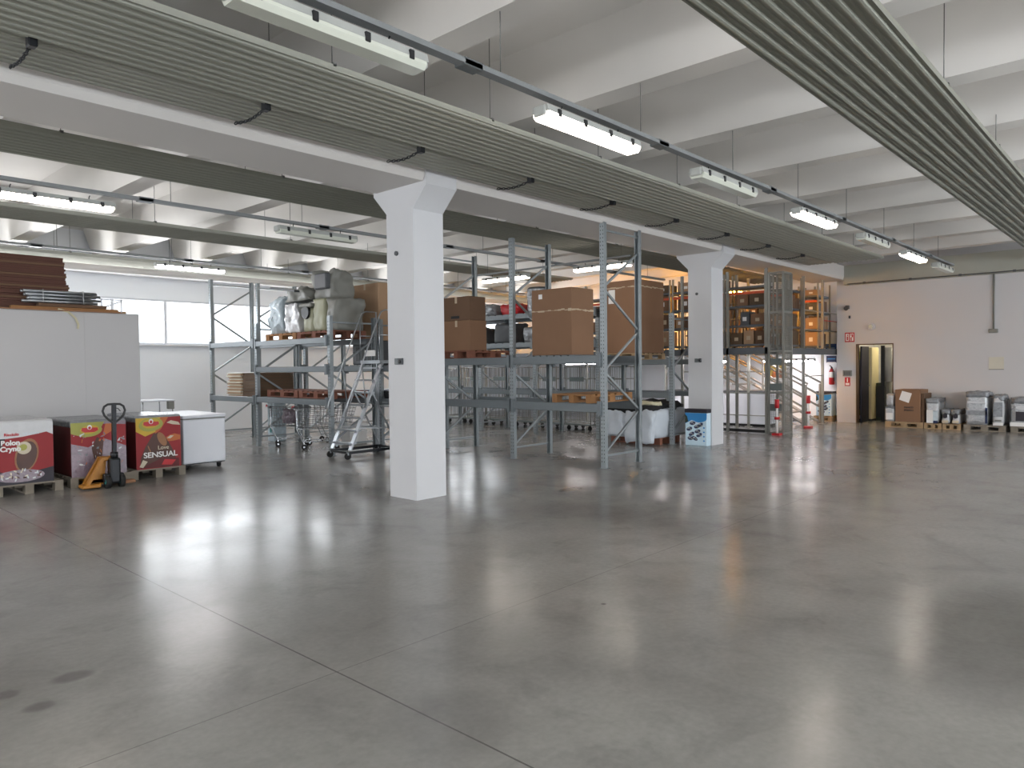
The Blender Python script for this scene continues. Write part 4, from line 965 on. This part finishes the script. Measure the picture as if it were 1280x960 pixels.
sign(7.14, 7.44, 1.9, 2.18, 21.4, 'blue_sign', 'upper blue notice board on the wall behind the guard rail', 'blue', ((R_(.1, .9, .08, .14), 'paper', 1), (R_(.15, .85, .55, .6), 'paleb', 1)))
sign(7.14, 7.42, 1.64, 1.84, 21.4, 'blue_sign', 'lower dark blue notice above the fire extinguisher', 'dkblue', ((R_(.12, .88, .5, .62), 'bluep', 1), (R_(.05, .95, .0, .1), 'paper', 1)))
r = thing('fire_extinguisher', 'red fire extinguisher on the white wall left of the corner', 'extinguisher', (21.3, 7.24, 1.02))
b = MB(); b.tube([(0, 0, 0), (0, 0, .02), (0, 0, .36), (0, 0, .42), (0, 0, .46)], [.06, .075, .075, .05, .025], K['redb'], 16); b.build('cylinder', r)
b = MB(); b.tube([(0, 0, .20), (0, 0, .36)], .0765, K['paper'], 16, False); b.build('paper_label', r)
b = MB(); b.tube([(0, 0, .46), (0, 0, .5)], .03, K['black'], 8); b.bar((0, 0, .5), (-.1, .02, .54), .02, .02, K['black']); b.tube([(-.02, -.02, .48), (-.08, -.08, .4), (-.07, -.09, .1)], .012, K['black'], 6); b.build('valve_and_hose', r)
r = thing('door_intercom', 'grey wall box left of the doorway above a small red notice', 'wall box', (20.8, 6.66, 1.27)); o0 = (20.8, 6.66, 1.27)
b = MB(o0); b.bevbox(20.74, 20.8, 6.53, 6.76, 1.27, 1.43, K['greyp'], .01, 1); b.build('casing', r)
b = MB(o0); 
for i in range(4): b.box(20.736, 20.74, 6.56+i*.045, 6.59+i*.045, 1.3, 1.4, K['dgrey'])
b.build('keypad', r)
sign(6.58, 6.72, 1.0, 1.24, 20.8, 'fire_notice', 'small red and white notice under the grey wall box', 'redb', ((R_(.15, .85, .1, .35), 'paper', 1), (R_(.4, .6, .45, .9), 'paper', 1)))
r = thing('alarm_siren', 'small dark alarm siren high on the wall left of the doorway', 'siren', (20.8, 6.65, 3.1))
b = MB(); b.bevbox(-.06, 0, -.05, .05, 0, .1, K['dgrey'], .01, 1); b.build('casing', r); b = MB(); b.tube([(-.06, 0, .03), (-.14, 0, .01)], [.02, .06], K['dgrey'], 12); b.build('horn', r)
b = MB((20.8, 6.6, 2.85)); b.bevbox(20.77, 20.8, 6.57, 6.62, 2.84, 2.92, K['dgrey'], .006, 1); b.tube([(20.77, 6.595, 2.88), (20.755, 6.595, 2.88)], .014, K['black'], 8); b.build('wall_sensor', None, None, 'tiny dark sensor below the alarm siren', 0, 'sensor')
r = thing('emergency_light', 'round white emergency light above the doorway', 'light', (20.8, 6.05, 2.6)); b = MB(); b.tube([(0, 0, 0), (-.05, 0, 0)], [.1, .085], K['white'], 20); b.build('casing', r); b = MB(); b.tube([(-.05, 0, 0), (-.075, 0, 0)], [.06, .045], K['diff'], 16); b.build('lens', r)
r = thing('cable_conduit', 'vertical grey conduit with socket box on the right wall', 'conduit', (20.8, 3.28, 2.32)); o0 = (20.8, 3.28, 2.32)
b = MB(o0); b.tube([(20.775, 3.28, 2.42), (20.775, 3.28, 3.74)], .02, K['greyp'], 8); b.build('pipe', r); b = MB(o0); b.bevbox(20.74, 20.8, 3.19, 3.38, 2.32, 2.42, K['greyp'], .01, 1); b.build('socket_box', r)
sign(3.07, 3.38, 1.43, 1.74, 20.8, 'wall_plate', 'faded beige square plate on the right wall', 'board', ((R_(.0, 1, .0, .06), 'greyp', 1),), 'plate')
b = MB((20.47, 0, 3.74)); b.tube([(20.475, -8.3, 3.75), (20.475, 6.55, 3.75)], .014, K['dgrey'], 6)
for i in range(12): b.box(20.46, 20.497, -6+i*1.1, -5.94+i*1.1, 3.73, 3.78, K['dgrey'])
b.build('cable_run', None, None, 'thin dark cable run along the top of the right wall', 0, 'cable')

# beyond the doorway
r = thing('corridor_fill_lamp', 'added unseen ceiling lamp lighting the small room beyond the doorway', 'lamp', (22.3, 5.7, 2.8)); b = MB(); b.tube([(0, 0, 0), (0, 0, -.07)], [.16, .12], emis('corridor_fill_glow', 'fff2cf', 80), 20); b.build('corridor_fill_globe', r)  # unseen lamp, added to brighten the room beyond the doorway
r = thing('drink_cabinet', 'tall cream and yellow cabinet just inside the doorway', 'cabinet', (21.5, 6.5, 0)); o0 = (21.5, 6.5, 0)
b = MB(o0); b.bevbox(21.65, 22.3, 6.28, 6.72, .05, 2.06, K['ylite'], .015, 1); b.build('body', r)
b = MB(o0); b.bevbox(21.625, 21.65, 6.42, 6.7, .15, 1.95, K['lime'], .006, 1); b.box(21.62, 21.627, 6.45, 6.6, .3, 1.72, K['greyp']); b.build('door', r, label='yellowish glazed door')
b = MB(o0); b.box(21.66, 22.29, 6.29, 6.71, 0, .05, K['black']); b.build('plinth', r)
b = MB((21.0, 6.36, 0)); b.box(21.0, 21.6, 6.34, 6.385, .01, 2.08, K['navy']); b.tube([(21.5, 6.34, 1.0), (21.5, 6.28, 1.0), (21.4, 6.28, 1.0)], .01, K['galvd'], 6); o = b.build('door_1', None, None, 'dark door leaf standing open inside the doorway', 0, 'door', None, 'structure')
b = MB((22.2, 6.05, 0)); b.bevbox(22.0, 22.5, 6.04, 6.27, 0, 1.06, K['green'], .015, 1); b.box(21.994, 22, 6.07, 6.24, .1, .98, K['black']); b.build('low_cabinet', None, None, 'dark green low cabinet seen through the doorway', 0, 'cabinet')
r = thing('curtain_roll', 'pale upright roll behind the right door jamb', 'roll', (21.7, 5.86, 0)); b = MB(); b.tube([(0, 0, 1.1), (0, 0, 2.05)], .09, K['wrapw'], 16); b.build('roll', r); b = MB(); b.tube([(0, 0, 0), (0, 0, 1.1)], .085, K['greyp'], 14); b.build('stand', r); b = MB(); b.box(-.03, .03, .1, .19, 0, 2.1, K['black']); b.build('dark_post', r)

# goods on pallets along the right wall
for x, y, rot, lab, m in ((20.33, 5.03, 0, 'pallet under the brown carton beside the doorway', 'wood'), (20.33, 4.39, 0, 'small pallet under the slim silver pack right of the brown carton', 'wood'), (20.33, 3.99, 0, 'pallet under the pair of short packs', 'wood'),
                           (20.33, 3.32, 0, 'grey pallet under the tall silver pack and slim pack', 'woodg'), (20.33, 2.42, 0, 'grey pallet under the dark wrapped pack at the right edge', 'woodg')):
    pallet((x, y, 0), 0, lab, m, {5.03: .86, 4.39: .38, 3.99: .38, 3.32: .84, 2.42: .78}[y], .8)
PAL_ROT = None
def wallpack(y0, y1, z1, label, m, topm='wrap', prints=(), x0=19.95, d=.7, amp=.02):
    zb = .146; o0 = (x0, (y0+y1)/2, zb)
    r = thing('wrapped_pack', label, 'wrapped pack', o0)
    b = MB(o0); b.lump(x0, x0+d, y0, y1, zb, z1, K[m], amp, 5, .05, 6, int(y0*10)); b.build('wrapped_stack', r)
    b = MB(o0); b.lump(x0-.01, x0+d, y0-.01, y1+.01, z1-.1, z1+.03, K[topm], amp*1.5, 6, .04, 5, int(y1*10)); b.build('film_top', r)
    if prints:
        b = MB(o0)
        for pts, mm, l in prints: b.face([(x0-.03-.0015*l, y1-u*(y1-y0), zb+v*(z1-zb)) for u, v in pts], K[mm])
        b.build('front_print', r)
    return r
carton(19.93, 20.7, 4.66, 5.23, .146, .95, 'brown carton with a tilted white sheet beside the doorway', 'card', False, extra=lambda r, o0: (lambda b: (b.hexa([(19.925, 5.14, .70), (19.925, 4.92, .62), (19.925, 4.85, .86), (19.925, 5.07, .92), (19.928, 5.14, .70), (19.928, 4.92, .62), (19.928, 4.85, .86), (19.928, 5.07, .92)], K['paper']), b.build('paper_sheet', r)))(MB(o0)))
tx = [o for o in COL.objects if o.get('label', '').startswith('brown carton with a tilted')][0]
lettering('BIANCO', .055, K['hole'], tx, face_mw((-.004, .26, .36), '-x'), bold=.002); lettering('FREDDO', .055, K['hole'], tx, face_mw((-.004, .26, .29), '-x'), bold=.002)
carton(19.98, 20.7, 4.585, 4.65, .146, .86, 'narrow dark carton squeezed right of the brown carton', 'cardd', False)
wallpack(5.25, 5.47, .5, 'lower grey-white small pack left of the brown carton', 'wrapw', 'wrapd', ((R_(.15, .85, .15, .6), 'paper', 1),))
b = MB((19.95, 5.36, .53)); b.lump(19.97, 20.6, 5.26, 5.46, .535, .84, K['wrap'], .02, 5, .05, 5, 4); b.build('wrapped_pack', None, None, 'upper grey small pack on the pack left of the brown carton', 0, 'wrapped pack')
wallpack(4.27, 4.55, .72, 'slim silver pack with white label right of the brown carton', 'wrap', 'wrapd', ((R_(.1, .6, .0, .55), 'paper', 1), (R_(.6, .95, .05, .5), 'palep', 1), (R_(.62, .97, 0, .1), 'dkblue', 2)))
for y0, y1, lab in ((4.04, 4.21, 'left short white pack with dark graphics'), (3.82, 3.99, 'right short white pack with dark graphics')):
    wallpack(y0, y1, .46, lab, 'wrapw', 'wrapd', ((ell(.5, .6, .3, .2), 'navy', 1), (R_(.2, .8, .45, .7), 'navy', 2), (ell(.3, .8, .12, .08), 'greyp', 2), (R_(.1, .9, .05, .25), 'cream', 1)))
wallpack(3.26, 3.7, .89, 'big silver film-wrapped stack, largest along the right wall', 'wrap', 'wrapd', ((R_(.02, .98, .3, .45), 'wrapd', 1), (R_(.08, .9, .68, .74), 'wrapw', 1), (R_(.9, 1.0, .05, .55), 'dkblue', 1)))
wallpack(2.94, 3.16, .82, 'slim tall wrapped pack right of the big silver stack', 'wrapw', 'wrapd', ((R_(.1, .9, .3, .8), 'wrapd', 1), (R_(.05, .95, .0, .1), 'paper', 1), (R_(.2, .8, .14, .2), 'greyp', 1)))
wallpack(2.1, 2.82, .76, 'dark and white wrapped pack at the right edge of the view', 'wrap', 'wrapd', ((R_(.15, .48, .2, .55), 'navy', 1), (R_(.55, .95, .1, .7), 'dkblue', 1), (R_(.0, .5, .0, .15), 'paper', 1), (ell(.3, .7, .15, .08), 'wrapw', 2)))
